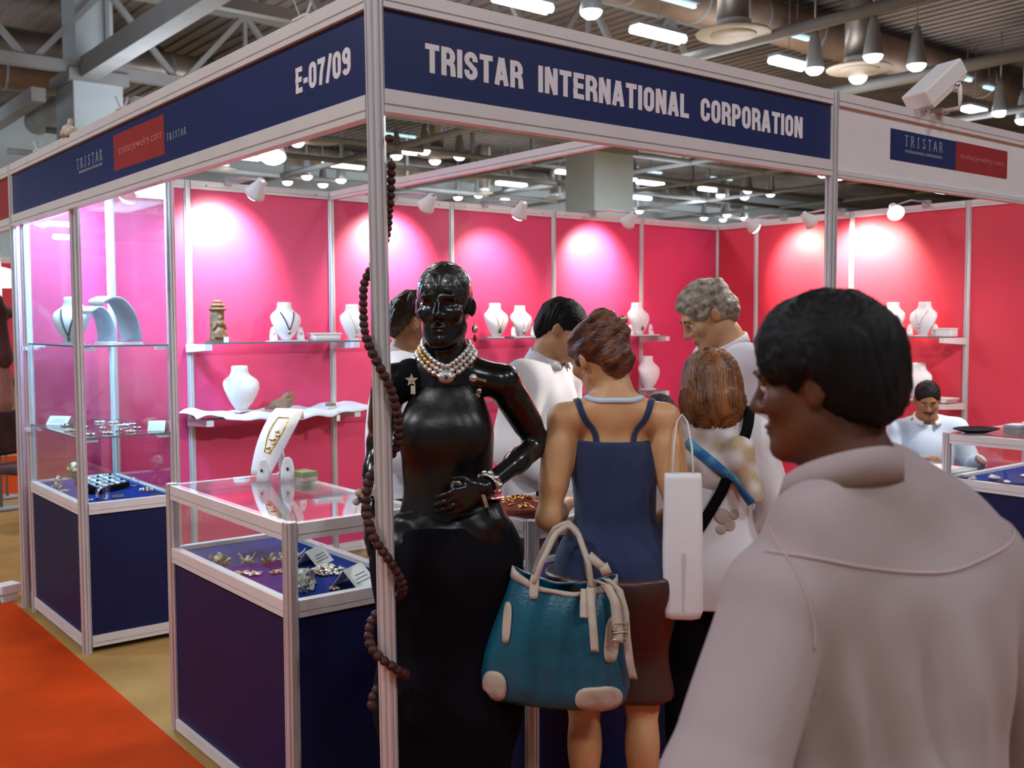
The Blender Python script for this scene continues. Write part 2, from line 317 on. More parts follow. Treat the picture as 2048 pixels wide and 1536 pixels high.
# ------------------------------------------------------------------ signed-distance sculpting (one continuous surface per body / garment)
class SDF:
    def __init__(s, lo, hi, h, hz=None):
        hz = hz or h
        s.x = np.arange(lo[0], hi[0], h, dtype=np.float32); s.y = np.arange(lo[1], hi[1], h, dtype=np.float32); s.z = np.arange(lo[2], hi[2], hz, dtype=np.float32)
        s.F = np.full((len(s.x), len(s.y), len(s.z)), .2, np.float32)
    def _reg(s, lo, hi):
        sl = []
        for ax, a, b in zip((s.x, s.y, s.z), lo, hi): sl.append(slice(max(0, np.searchsorted(ax, a)-1), np.searchsorted(ax, b)+1))
        return tuple(sl), s.x[sl[0]][:, None, None], s.y[sl[1]][None, :, None], s.z[sl[2]][None, None, :]
    def _op(s, sl, d, k, op):
        F = s.F[sl]
        if op == 'u':
            hh = np.maximum(k-np.abs(F-d), 0)/max(k, 1e-6); s.F[sl] = np.minimum(F, d)-hh*hh*k*.25
        else:
            d = -d; hh = np.maximum(k-np.abs(F-d), 0)/max(k, 1e-6); s.F[sl] = np.maximum(F, d)+hh*hh*k*.25
    def cap(s, a, b, ra, rb=None, k=.02, op='u'):
        rb = ra if rb is None else rb; a = np.array(a, float); b = np.array(b, float); m = max(ra, rb)+k+.03
        sl, X, Y, Z = s._reg(np.minimum(a, b)-m, np.maximum(a, b)+m); ba = b-a; L = max(ba@ba, 1e-9)
        px, py, pz = X-a[0], Y-a[1], Z-a[2]; h = np.clip((px*ba[0]+py*ba[1]+pz*ba[2])/L, 0, 1)
        d = np.sqrt((px-h*ba[0])**2+(py-h*ba[1])**2+(pz-h*ba[2])**2)-(ra+(rb-ra)*h); s._op(sl, d, k, op); return s
    def ell(s, c, r, R=None, k=.02, op='u'):
        c = np.array(c, float); r = np.array(r, float); m = (max(r) if R is not None else r)+k+.03
        sl, X, Y, Z = s._reg(c-m, c+m); px, py, pz = X-c[0], Y-c[1], Z-c[2]
        if R is not None:
            R = np.array(R); px, py, pz = (R[0, 0]*px+R[1, 0]*py+R[2, 0]*pz, R[0, 1]*px+R[1, 1]*py+R[2, 1]*pz, R[0, 2]*px+R[1, 2]*py+R[2, 2]*pz)
        k0 = np.sqrt((px/r[0])**2+(py/r[1])**2+(pz/r[2])**2); k1 = np.sqrt((px/r[0]**2)**2+(py/r[1]**2)**2+(pz/r[2]**2)**2)
        s._op(sl, k0*(k0-1)/np.maximum(k1, 1e-6), k, op); return s
    def cut(s, n, d):
        n = np.array(n, float); n /= np.linalg.norm(n)
        s.F = np.maximum(s.F, (n[0]*s.x[:, None, None]+n[1]*s.y[None, :, None]+n[2]*s.z[None, None, :]-d).astype(np.float32)); return s
    def disp(s, fn): s.F = s.F+fn(s.x[:, None, None], s.y[None, :, None], s.z[None, None, :]).astype(np.float32); return s
    def val(s, P):
        P = np.atleast_2d(np.array(P, float)); out = []; idx = []
        for ax, i in ((s.x, 0), (s.y, 1), (s.z, 2)):
            t = np.clip((P[:, i]-ax[0])/(ax[1]-ax[0]), 0, len(ax)-1.001); idx.append((t.astype(int), t-t.astype(int)))
        r = 0
        for a in (0, 1):
            for b in (0, 1):
                for c in (0, 1):
                    wx = idx[0][1] if a else 1-idx[0][1]; wy = idx[1][1] if b else 1-idx[1][1]; wz = idx[2][1] if c else 1-idx[2][1]
                    r = r+wx*wy*wz*s.F[idx[0][0]+a, idx[1][0]+b, idx[2][0]+c]
        return r
    def grad(s, P):
        e = .006; P = np.atleast_2d(np.array(P, float)); g = np.stack([s.val(P+np.eye(3)[i]*e)-s.val(P-np.eye(3)[i]*e) for i in range(3)], 1)
        return g/np.maximum(np.linalg.norm(g, axis=1, keepdims=True), 1e-9)
    def project(s, P, off=0., it=12):
        P = np.atleast_2d(np.array(P, float)).copy()
        for _ in range(it): P -= s.grad(P)*np.clip(s.val(P)-off, -.04, .04)[:, None]*.8
        return P
    def hit(s, p, d):     # march a ray from p along d to the surface
        p = np.array(p, float); d = np.array(d, float)/np.linalg.norm(d)
        for _ in range(120):
            v = float(s.val(p)[0])
            if v < .001: break
            p = p+d*max(v*.7, .001)
        return p
    def mesh(s, name):
        F = s.F; ins = F < 0
        n0, n1, n2 = (k-1 for k in F.shape)
        cnt = np.zeros((n0, n1, n2), np.uint8)
        offs = [(a, b, c) for a in (0, 1) for b in (0, 1) for c in (0, 1)]
        for a, b, c in offs: cnt += ins[a:a+n0, b:b+n1, c:c+n2]
        act = (cnt > 0) & (cnt < 8); I = np.argwhere(act); ids = np.full(act.shape, -1, np.int32); ids[act] = np.arange(len(I))
        V = np.stack([F[I[:, 0]+a, I[:, 1]+b, I[:, 2]+c] for a, b, c in offs], 1); O = np.array(offs, np.float32)
        acc = np.zeros((len(I), 3), np.float32); num = np.zeros(len(I), np.float32)
        for i in range(8):
            for j in range(i+1, 8):
                if abs(O[i]-O[j]).sum() != 1: continue
                cr = (V[:, i] < 0) != (V[:, j] < 0); t = np.where(cr, V[:, i]/np.where(cr, V[:, i]-V[:, j], 1), 0)
                acc += np.where(cr[:, None], O[i]+(O[j]-O[i])*t[:, None], 0); num += cr
        p = acc/num[:, None]+I
        co = np.stack([np.interp(p[:, k], np.arange(len(ax)), ax) for k, ax in enumerate((s.x, s.y, s.z))], 1).astype(np.float32)
        quads = []
        for ax in range(3):
            lo = [slice(0, -1) if k == ax else slice(1, -1) for k in range(3)]; hi = [slice(1, None) if k == ax else slice(1, -1) for k in range(3)]
            a = ins[tuple(lo)]; b = ins[tuple(hi)]; E = np.argwhere(a != b)
            if not len(E): continue
            flip = a[E[:, 0], E[:, 1], E[:, 2]]; base = E.copy()
            u, v = (ax+1) % 3, (ax+2) % 3; base[:, u] += 1; base[:, v] += 1
            def gid(du, dv):
                q = base.copy(); q[:, u] += du; q[:, v] += dv; return ids[q[:, 0], q[:, 1], q[:, 2]]
            Q = np.stack([gid(-1, -1), gid(0, -1), gid(0, 0), gid(-1, 0)], 1); Q[~flip] = Q[~flip][:, ::-1]; quads.append(Q)
        Q = np.concatenate(quads); Q = Q[(Q >= 0).all(1)]
        me = bpy.data.meshes.new(name); me.vertices.add(len(co)); me.vertices.foreach_set('co', co.ravel())
        me.loops.add(Q.size); me.loops.foreach_set('vertex_index', Q.ravel().astype(np.int32)); me.polygons.add(len(Q))
        me.polygons.foreach_set('loop_start', np.arange(0, Q.size, 4, dtype=np.int32)); me.polygons.foreach_set('loop_total', np.full(len(Q), 4, np.int32))
        me.polygons.foreach_set('use_smooth', np.ones(len(Q), bool)); me.update(calc_edges=True); me.validate(); return me
    def build(s, name, m, parent=None): return link(name, s.mesh(name), m, parent)
def wob(amp, f=(9, 11, 7), seed=0):
    rs = np.random.RandomState(seed); T = [(rs.normal(size=3)*np.array(f), rs.rand()*6.28, .5+rs.rand()) for _ in range(7)]
    def fn(X, Y, Z):
        r = 0
        for v, ph, a in T: r = r+a*np.sin(v[0]*X+v[1]*Y+v[2]*Z+ph)
        return amp*r/4
    return fn
# ================================================================== SETTING
fl = MB().b2((-25, -22, -.06), (75, 46, 0)).build('floor', M['tan']); tag(fl, kind='structure')
ce = MB().b2((-25, -22, 10.5), (75, 46, 10.7)).build('ceiling', M['deck']); tag(ce, kind='structure')
rb = MB()
for k in range(195): rb.b2((-8+k*.42, 6, 10.45), (-7.8+k*.42, 45, 10.5))
tag(rb.build('deck_ribs', M['deck'], ce), kind='stuff')
tag(MB().b2((-25, 45, 0), (75, 45.3, 10.5)).build('wall_far', M['farwall']), kind='structure')
tag(MB().b2((74.7, -22, 0), (75, 45, 10.5)).build('wall_side', M['farwall']), kind='structure')
# carpets on the tan floor
def carpet(label, x0, y0, x1, y1):
    tag(MB().b2((x0, y0, 0), (x1, y1, .006)).build('carpet', M['redcarpet'], bevel=.002), label, 'carpet')
carpet('orange red aisle carpet running along the left side of the booth', -2.6, -1.6, -.035, 4.06)
carpet('orange red carpet in the front aisle under the visitors', -.035, -3.6, 7.5, -.30)
carpet('orange red carpet strip across the aisle beyond the glass showcase', .25, 8.1, 6.0, 11.2)
# ------------------------------------------------------------------ profiles
def post_poly(r=.0225):
    P = []
    for k in range(8):
        a = k*PI/4; n = Vector((math.cos(a), math.sin(a))); t = Vector((-math.sin(a), math.cos(a))); hw = r*math.tan(PI/8)
        for tt, rr in ((-hw, r), (-.0032, r), (-.0032, r-.0055), (.0032, r-.0055), (.0032, r)): P.append(tuple(n*rr+t*tt))
    return P
POST = post_poly()
def post(parent, x, y, z0, z1, name='upright_post', m='alu', lean=None, r=None):
    b = MB(); P = POST if r is None else post_poly(r)
    bx, by = (x, y) if lean is None else lean
    b.prism(P, (bx, by, z0), (x, y, z1), (0, 1, 0)); return b.build(name, M[m], parent)
def rail_poly(h, d):
    g0, g1, q = -.22*h, -.13*h, .005
    return [(-d/2, -h/2), (d/2, -h/2), (d/2, g0), (d/2-q, g0), (d/2-q, g1), (d/2, g1), (d/2, h/2), (-d/2, h/2), (-d/2, g1), (-d/2+q, g1), (-d/2+q, g0), (-d/2, g0)]
def rail(parent, a, b, z0, z1, d=.036, name='rail', m='rail'):
    zc = (z0+z1)/2; return MB().prism(rail_poly(z1-z0, d), (a[0], a[1], zc), (b[0], b[1], zc)).build(name, M[m], parent)
D = 3.91; XR = 5.996; TOP = 2.51
# ------------------------------------------------------------------ booth walls
wb = thing('wall_back', 'pink booth back wall of panels between grey posts', None, kind='structure'); del wb['label']
px = [0.]+[.996+k for k in range(6)]
for i, x in enumerate(px):
    post(wb, x, D, 0, TOP)
    if i < 6:
        a, b = x+.02, px[i+1]-.02
        MB().b2((a, D-.004, .08), (b, D+.004, 2.46)).build('panel', M['pink'], wb)
        rail(wb, (a, D), (b, D), 2.458, TOP, name='top_rail'); rail(wb, (a, D), (b, D), .03, .09, name='bottom_rail')
        for xx in (a+.1, b-.1): MB().cyl((xx, D-.019, 2.483), (xx, D-.0155, 2.483), .005, 8).build('screw', M['alud'], wb)
wr = thing('wall_right', None, None, kind='structure')
py = [D, D-.451, D-1.417, D-2.397, .53, -.02]
for i, y in enumerate(py):
    if i: post(wr, XR, y, 0, TOP)
    if i < 5:
        a, b = y-.02, py[i+1]+.02
        MB().b2((XR-.004, b, .08), (XR+.004, a, 2.46)).build('panel', M['red'], wr)  # redder than the back wall: warmer light put into the panel colour
        rail(wr, (XR, a), (XR, b), 2.458, TOP, name='top_rail'); rail(wr, (XR, a), (XR, b), .03, .09, name='bottom_rail')
# roof beam inside the booth
be = thing('ceiling_beam', 'pale grey aluminium beam crossing the open booth top from back wall to front', 'beam')
rail(be, (2.0, D-.03), (2.0, .02), 2.455, 2.51, name='beam_rail')
# ------------------------------------------------------------------ front posts and fascias
B = 2.0533
t = thing('corner_post', 'tall grooved aluminium corner post with the bead string wound round it', 'post')
post(t, 0, 0, 0, 2.515, lean=(.019, -.015), r=.0235)
LEAN = lambda z: (.019*(1-z/2.515), -.015*(1-z/2.515))
MB().b2((.015, -.004, 2.02), (.0262, .010, 2.22)).build('tape', M['tape'], t)
t = thing('front_post', 'grey aluminium post between the name board and the white board', 'post')
post(t, B, 0, 0, 2.515)
f = thing('name_fascia', 'navy name board with large white company lettering over the booth front', 'sign')
MB().b2((.02, -.006, 2.246), (B-.02, .006, 2.462)).build('panel', M['fascia'], f)
rail(f, (.02, 0), (B-.02, 0), 2.460, 2.512, name='top_rail'); rail(f, (.02, 0), (B-.02, 0), 2.187, 2.247, name='bottom_rail')
for k, (txt, x0, x1) in enumerate((('TRISTAR', .157, .500), ('INTERNATIONAL', .560, 1.222), ('CORPORATION', 1.282, 1.853))):
    bold_text(txt, x1-x0, .078, (x0, -.0061, 2.311), FRONT, M['letter'], f)
f = thing('number_fascia', 'navy board with stand number and red sticker along the booth left side', 'sign')
MB().b2((-.006, .02, 2.230), (.006, D-.02, 2.457)).build('panel', M['fascia'], f)
rail(f, (0, .02), (0, D-.02), 2.455, 2.512, name='top_rail'); rail(f, (0, .02), (0, D-.02), 2.170, 2.231, name='bottom_rail')
bold_text('E-07/09', .325, .075, (-.0061, .436, 2.305), LEFT, M['letter'], f)
def serif(txt, W, H, loc, R, m, parent):
    """spaced capitals with little serif bars"""
    b = MB(); n = len(txt); cw = W/n*.62; gp = (W-cw*n)/(n-1); st = H*.10
    S = {'T': [((.5, 0), (.5, 1)), ((0, .96), (1, .96)), ((.3, .03), (.7, .03))], 'R': [((.2, 0), (.2, 1)), ((.05, .97), (.65, .97)), ((.65, .97), (.8, .75)), ((.8, .75), (.6, .52)), ((.2, .5), (.6, .52)), ((.5, .5), (1, .0)), ((.05, .03), (.4, .03))],
         'I': [((.5, 0), (.5, 1)), ((.25, .03), (.75, .03)), ((.25, .97), (.75, .97))], 'S': [((.9, .85), (.5, .98)), ((.5, .98), (.15, .78)), ((.15, .78), (.85, .28)), ((.85, .28), (.5, .02)), ((.5, .02), (.08, .18))],
         'A': [((.05, 0), (.5, 1)), ((.5, 1), (.95, 0)), ((.25, .35), (.75, .35)), ((-.05, .03), (.2, .03)), ((.8, .03), (1.05, .03))]}
    for i, ch in enumerate(txt):
        b = MB()
        for p, q in S[ch]:
            a = Vector((i*(cw+gp)+p[0]*cw, p[1]*H, .001)); c = Vector((i*(cw+gp)+q[0]*cw, q[1]*H, .001)); b.bar(a, c, st, .002)
        o = b.build('letter', m, parent); o.location = loc; o.rotation_euler = R.to_euler()
serif('TRISTAR', .375, .046, (-.0062, 2.655, 2.340), LEFT, M['letterdim'], f)
place_text('INTERNATIONAL CORPORATION', .34, .012, (-.0062, 2.625, 2.318), LEFT, M['letterdim'], f)
b = MB(); b.add([(-.0065, 2.126, 2.272), (-.0065, 2.126, 2.422), (-.0065, 1.530, 2.420), (-.0065, 1.527, 2.268), (-.0062, 2.126, 2.272), (-.0062, 2.126, 2.422), (-.0062, 1.530, 2.420), (-.0062, 1.527, 2.268)], [(0, 1, 2, 3), (7, 6, 5, 4), (0, 4, 5, 1), (1, 5, 6, 2), (2, 6, 7, 3), (3, 7, 4, 0)])
b.build('sticker', M['stickred'], f)
place_text('tristarjewelry.com', .50, .046, (-.0066, 2.055, 2.322), LEFT, M['sticktxt'], f)
serif('TRISTAR', .19, .026, (-.0062, 1.497, 2.313), LEFT, M['letterdim'], f)
MB().add([(-.007, 1.335, 2.335), (-.007, 1.320, 2.345), (-.007, 1.300, 2.378), (-.007, 1.312, 2.348), (-.0062, 1.335, 2.335), (-.0062, 1.320, 2.345), (-.0062, 1.300, 2.378), (-.0062, 1.312, 2.348)], [(0, 1, 2, 3), (7, 6, 5, 4), (0, 4, 5, 1), (1, 5, 6, 2), (2, 6, 7, 3), (3, 7, 4, 0)]).build('flame_mark', M['stickred'], f)
f = thing('white_fascia', 'plain white board with a small navy and red sticker over the booth right half', 'sign')
MB().b2((B+.02, -.005, 2.21), (XR-.02, .005, 2.462)).build('panel', M['white'], f)
rail(f, (B+.02, 0), (XR-.02, 0), 2.46, 2.512, name='top_rail'); rail(f, (B+.02, 0), (XR-.02, 0), 2.185, 2.212, name='bottom_rail')
MB().b2((2.451, -.0068, 2.291), (2.972, -.005, 2.417)).build('sticker', M['fascia'], f); MB().b2((2.972, -.0068, 2.291), (3.442, -.005, 2.419)).build('sticker', M['stickred'], f)
serif('TRISTAR', .30, .044, (2.555, -.0068, 2.355), FRONT, M['letterdim'], f)
place_text('INTERNATIONAL CORPORATION', .29, .012, (2.56, -.0068, 2.328), FRONT, M['letterdim'], f); place_text('tristarjewelry.com', .39, .032, (3.01, -.0068, 2.338), FRONT, M['sticktxt'], f)
# ------------------------------------------------------------------ counters
def counter(label, x0, y0, x1, y1, name='display_counter', bed='navycloth', glass=True):
    cx, cy = (x0+x1)/2, (y0+y1)/2; t = thing(name, label, 'counter', (cx, cy, 0)); hx, hy = (x1-x0)/2, (y1-y0)/2; r = .0225
    for sx in (-1, 1):
        for sy in (-1, 1): post(t, sx*(hx-r), sy*(hy-r), 0, .995)
    def rails(z0, z1, nm):
        for s in (-1, 1):
            rail(t, (-hx+2*r, s*(hy-r)), (hx-2*r, s*(hy-r)), z0, z1, .034, nm); rail(t, (s*(hx-r), -hy+2*r), (s*(hx-r), hy-2*r), z0, z1, .034, nm)
    rails(.935, .990, 'top_rail'); rails(.685, .740, 'middle_rail'); rails(.010, .050, 'bottom_rail')
    for s in (-1, 1):
        MB().b2((-hx+2*r, s*(hy-r)-.003, .045), (hx-2*r, s*(hy-r)+.003, .69)).build('panel', M['navy'], t)
        MB().b2((s*(hx-r)-.003, -hy+2*r, .045), (s*(hx-r)+.003, hy-2*r, .69)).build('panel', M['navy'], t)
        MB().b2((-hx+2*r, s*(hy-r)-.002, .738), (hx-2*r, s*(hy-r)+.002, .937)).build('glass_pane', M['glass'], t)
        MB().b2((s*(hx-r)-.002, -hy+2*r, .738), (s*(hx-r)+.002, hy-2*r, .937)).build('glass_pane', M['glass'], t)
    MB().b2((-hx+.03, -hy+.03, .706), (hx-.03, hy-.03, .724)).build('felt_bed', M[bed], t)
    MB().b2((-hx+.012, -hy+.012, .986), (hx-.012, hy-.012, .992)).build('glass_top', M['glass'], t)
    return t
c1 = counter('glass topped counter with navy sides in front of the glass showcase, left of the mannequin', 0, .565, .52, 1.635)
c2 = counter('glass topped counter with navy sides between the mannequin and the woman in the navy top', .615, .10, 1.42, .56)
c3 = counter('glass topped counter with blue bed at the right edge behind the white shirted man', 4.06, .02, 5.06, .63)
# ------------------------------------------------------------------ tall glass showcase
sx0, sx1, sy0, sy1 = 0., .506, 2.80, 3.80
t = thing('glass_showcase', 'tall glass showcase with navy base in the back left corner of the booth', 'showcase', ((sx0+sx1)/2, (sy0+sy1)/2, 0)); hx, hy, r = (sx1-sx0)/2, (sy1-sy0)/2, .0225
show = t
for a in (-1, 1):
    for b_ in (-1, 1): post(t, a*(hx-r), b_*(hy-r), 0, 2.44)
for z0, z1, nm in ((.03, .085, 'bottom_rail'), (.69, .745, 'middle_rail'), (2.39, 2.44, 'top_rail')):
    for s in (-1, 1):
        rail(t, (-hx+2*r, s*(hy-r)), (hx-2*r, s*(hy-r)), z0, z1, .034, nm); rail(t, (s*(hx-r), -hy+2*r), (s*(hx-r), hy-2*r), z0, z1, .034, nm)
for s in (-1, 1):
    MB().b2((-hx+2*r, s*(hy-r)-.003, .08), (hx-2*r, s*(hy-r)+.003, .695)).build('panel', M['navy'], t)
    MB().b2((s*(hx-r)-.003, -hy+2*r, .08), (s*(hx-r)+.003, hy-2*r, .695)).build('panel', M['navy'], t)
    MB().b2((-hx+2*r, s*(hy-r)-.002, .743), (hx-2*r, s*(hy-r)+.002, 2.392)).build('glass_pane', M['glass'], t)
    MB().b2((s*(hx-r)-.002, -hy+2*r, .743), (s*(hx-r)+.002, hy-2*r, 2.392)).build('glass_pane', M['glass'], t)
MB().b2((-hx+.03, -hy+.03, .715), (hx-.03, hy-.03, .735)).build('felt_bed', M['navycloth'], t)
MB().b2((-hx+.03, -hy+.03, 2.40), (hx-.03, hy-.03, 2.43)).build('top_panel', M['white'], t)
MB().b2((-.17, -.40, 2.372), (.10, .40, 2.392)).build('glow_tube_or_strip', M['coolglow'], t)
for z in (1.515, 1.065):
    sh = MB().b2((-hx+.02, -hy+.02, z-.004), (hx-.02, hy-.02, z+.003)).build('glass_shelf', M['shelfglass'], t)
    for s in (-1, 1): MB().b2((-hx+.022, s*(hy-.019)-.0015, z-.0045), (hx-.022, s*(hy-.019)+.0015, z+.0035)).build('shelf_edge', M['gedge'], sh); MB().b2((s*(hx-.019)-.0015, -hy+.022, z-.0045), (s*(hx-.019)+.0015, hy-.022, z+.0035)).build('shelf_edge', M['gedge'], sh)
    for a in (-1, 1):
        for b_ in (-1, 1): MB().b2((a*(hx-.075)-.03, b_*(hy-.04)-.012, z-.022), (a*(hx-.075)+.03, b_*(hy-.04)+.012, z-.005)).build('shelf_clip', M['rail'], t)
for a, b_ in ((-hx-.006, -hy+.9), (-hx-.006, hy-.05)):
    for z in (1.50, 1.05): MB().b2((a-.01, b_-.012, z-.02), (a+.008, b_+.012, z)).build('shelf_clip', M['rail'], t)
light('showcase_light', 'AREA', (-.03, 0, 2.36), 75, (.28, .60, 1), t, shape='RECTANGLE', size=.25, size_y=.8)
# ------------------------------------------------------------------ wall shelves
def shelf(label, x0, x1, z, dep=.26, brk=(), axis='x', edge=True):
    """glass shelf on the back wall ('x') or right wall ('y')"""
    t = thing('wall_shelf', label, 'shelf', (0, 0, 0))
    if axis == 'x': F = lambda a, d, zz: (a, D-.015-d, zz)
    else: F = lambda a, d, zz: (XR-.015-d, a, zz)
    def bx(a0, a1, d0, d1, z0, z1, nm, m):
        p = F(a0, d0, z0); q = F(a1, d1, z1); return MB().b2([min(u, v) for u, v in zip(p, q)], [max(u, v) for u, v in zip(p, q)]).build(nm, M[m], t)
    bx(x0, x1, .012, dep, z-.008, z, 'glass_shelf', 'shelfglass'); bx(x0, x1, dep, dep+.002, z-.009, z+.001, 'shelf_edge', 'gedge')
    for a in brk:
        b = MB(); vs = []
        for s in (-.022, .022):
            for d, zz in ((.0, z-.062), (.0, z-.009), (.31, z-.009), (.31, z-.045)): vs.append(F(a+s, d, zz))
        b.add(vs, [(0, 1, 2, 3), (7, 6, 5, 4), (0, 4, 5, 1), (1, 5, 6, 2), (2, 6, 7, 3), (3, 7, 4, 0)]); b.build('bracket', M['white'], t)
    return t
shelf('upper glass shelf on the pink back wall at the left, with carved statue and busts', .98, 2.99, 1.505, brk=(.985, 2.0))
shelf('upper glass shelf on the pink back wall behind the visitors, with four busts', 3.0, 5.02, 1.505, brk=(3.99, 4.99))
shelf('lower glass shelf on the back wall covered by the white cloth', .98, 2.99, 1.045, brk=(.985, 2.0))
shelf('lower glass shelf on the back wall with one white bust behind the woman', 3.0, 5.02, 1.045, brk=(3.99, 4.99))
shelf('upper glass shelf on the red right wall with white busts', 1.50, 2.50, 1.505, brk=(1.525, 2.48), axis='y')
shelf('lower glass shelf on the red right wall above the seated man', 1.50, 2.50, 1.02, brk=(1.525, 2.48), axis='y')
# drape on the lower shelf
nx, ny = 60, 12; vs = []; rs = np.random.RandomState(3)
for j in range(ny):
    for i in range(nx):
        u = i/(nx-1); v = j/(ny-1); x = .90+1.22*u; y = D-.03-.30*v
        z = 1.053+.010*abs(math.sin(17*u+3*v))+.006*math.sin(41*u)+(.028*math.exp(-((u-.07)/.07)**2)+.020*math.exp(-((u-.9)/.1)**2))*(1-.3*v)
        if v > .86: z -= (v-.86)*(.10+.22*max(0, math.sin(2.6*u+.1))*(u > .15)); y -= .004*math.sin(30*u)
        vs.append((x, y, z))
b = MB(); b.add(vs, [(j*nx+i, j*nx+i+1, (j+1)*nx+i+1, (j+1)*nx+i) for j in range(ny-1) for i in range(nx-1)], True)
o = b.build('shelf_cloth', M['clothw']); m_ = o.modifiers.new('solid', 'SOLIDIFY'); m_.thickness = .006; m_.offset = 1; tag(o, 'white cloth crumpled along the lower left shelf of the back wall', 'cloth')
# ------------------------------------------------------------------ arm spotlights on the wall tops
def spotlight(label, base, lampp, target, power, lit=True, group='arm spotlights on the booth wall tops', col=(1, .90, .78), cone=1.7, blend=.9, rad=.05):
    t = thing('arm_spotlight', label, 'spotlight', base, group=group); L = Vector(lampp)-Vector(base); T = (Vector(target)-Vector(lampp)).normalized()
    MB().b2((-.02, -.03, -.03), (.02, .03, .02)).build('clamp', M['housing'], t)
    mid = L*.5+Vector((0, 0, .05)); top = L-T*.085
    MB().tube([(0, 0, .01), mid*.6, mid, (mid+top)/2, top], .007, 8).build('arm', M['housing'], t)
    R = T.to_track_quat('Z', 'Y').to_matrix()
    h = MB().lathe([(.012, -.085), (.03, -.08), (.034, -.045), (.038, -.04), (.058, .012), (.064, .03), (.060, .031), (.050, .012)], L, 20, R, cap=False).build('housing', M['white'], t)
    MB().lathe([(.002, .060), (.025, .057), (.045, .045), (.058, .026), (.052, .018), (.004, .010)], L, 20, R, cap=True).build('lamp_glass', M['spotglow' if lit else 'spotoff'], t)
    if power:
        o = light('spot_or_fill_beam', 'SPOT', tuple(L+T*.08), power, col, t, spot_size=cone, spot_blend=blend, shadow_soft_size=rad); aim(o, T)
    return t
wy = D-.01
for lab, x, tx, tz, pw in (('lit arm spotlight above the carved statue on the back wall', 1.253, 1.19, 2.04, 100), ('arm spotlight with a dull front just right of the corner post', 2.488, 2.45, 2.04, 112),
                       ('lit arm spotlight on the back wall above the mannequin right shoulder side', 3.292, 3.34, 1.90, 60), ('arm spotlight on the back wall in front of the pale column', 4.402, 4.43, 2.08, 110)):
    spotlight(lab, (x, wy-.01, 2.52), (x, D-.45, 2.42), (tx, D, tz), pw, lit=x not in (2.488, 4.402))
for lab, y, tp, pw in (('bright arm spotlight nearest the booth back corner on the right wall', 3.154, (XR, 2.95, 2.05), 60), ('arm spotlight on the right wall just left of the front post', 2.587, (XR, 2.40, 2.05), 75)):
    spotlight(lab, (XR-.01, y, 2.52), (5.55, y, 2.42), tp, pw, lit=y > 3, col=(1, .80, .62))
spotlight('glaring arm spotlight on the right wall under the white board', (XR-.01, 1.847, 2.52), (5.55, 1.847, 2.43), (5.0, 1.3, 1.95), 40, col=(1, .88, .75))
spotlight('big glowing arm spotlight under the left board seen through the booth', (.012, 1.87, 2.52), (.60, 1.87, 2.385), (.30, 1.35, 1.3), 30)
o = light('spot_or_fill_beam', 'SPOT', (5.52, 2.22, 2.42), 90, (1, .84, .68), None, spot_size=1.7, spot_blend=.85, shadow_soft_size=.05); aim(o, (.46, .10, -.42))  # beam without a lamp body, washing the right wall
o = light('spot_or_fill_beam', 'SPOT', (2.6, .25, 2.44), 130, (1, .93, .86), None, spot_size=2.2, spot_blend=.9, shadow_soft_size=.06); aim(o, (-.45, .75, -1))  # added beam with no fixture, brightens the people inside the booth
o = light('spot_or_fill_beam', 'SPOT', (4.9, .10, 2.44), 120, (1, .95, .9), None, spot_size=2.2, spot_blend=.9, shadow_soft_size=.06); aim(o, (-.2, .9, -1))  # second added beam without a lamp body, from the front right
# floodlight on the white board
t = thing('floodlight', 'white rectangular floodlight tilted on top of the white board', 'floodlight', (2.74, -.03, 2.512))
Rf = Euler((0, math.radians(-38), math.radians(-14))).to_matrix()
MB().box((0, 0, .115), (.26, .13, .075), Rf).build('housing', M['white'], t, bevel=.008)
q = Rf @ Vector((0, 0, -.045)); MB().box(Vector((0, 0, .115))+q, (.24, .12, .015), Rf).build('front_glass', M['spotoff'], t, bevel=.003)
b = MB(); b.tube([(.05, -.085, .11), (.055, -.086, .05), (.06, -.08, .012), (.06, .08, .012), (.055, .086, .05), (.05, .085, .11)], .009, 8); b.build('yoke', M['white'], t)
MB().b2((.03, -.02, 0), (.09, .05, .02)).build('foot_clamp', M['housing'], t)
MB().cyl((.05, -.09, .11), (.05, -.068, .11), .014, 10).build('pivot_knob', M['chrome'], t)
# clamps on the left board
for k, (y, lab) in enumerate(((.40, 'blue grey clip on the left board nearest the corner post'), (2.02, 'blue grey clip on the left board above the red sticker'), (3.35, 'blue grey clip on the left board near its far end'))):
    t = thing('clip', lab, 'clip', (0, y, 2.512), group='clips on the left board')
    for s in (-1, 1): MB().bar((s*.006, 0, .004), (s*.022, -.01*s, .055), .028, .004).build('clip_jaw', M['greyplas'], t)
    MB().b2((-.02, -.05, 0), (.02, .03, .008)).build('clip_base', M['rail'], t)
t = thing('loose_paper', 'crumpled cream wrapping on the far end of the left board', 'paper', (0, 2.78, 2.512))
SDF((-.08, -.12, -.01), (.08, .12, .11), .007).ell((0, 0, .02), (.035, .07, .03)).ell((.01, .04, .05), (.02, .03, .04)).disp(wob(.008, (60, 60, 60), 5)).build('wrap', M['cream'], t)
# ================================================================== HALL STRUCTURE
def at_z(px_, py_, z):
    d = _fw+_R*(px_-1024)/FPX-_U*(py_-768)/FPX; k = (z-CAM[2])/d[2]; return CAM+d*k, k
ORD = ['first', 'second', 'third', 'fourth', 'fifth', 'sixth', 'seventh', 'eighth', 'ninth', 'tenth', 'eleventh', 'twelfth', 'thirteenth', 'fourteenth', 'fifteenth', 'sixteenth']
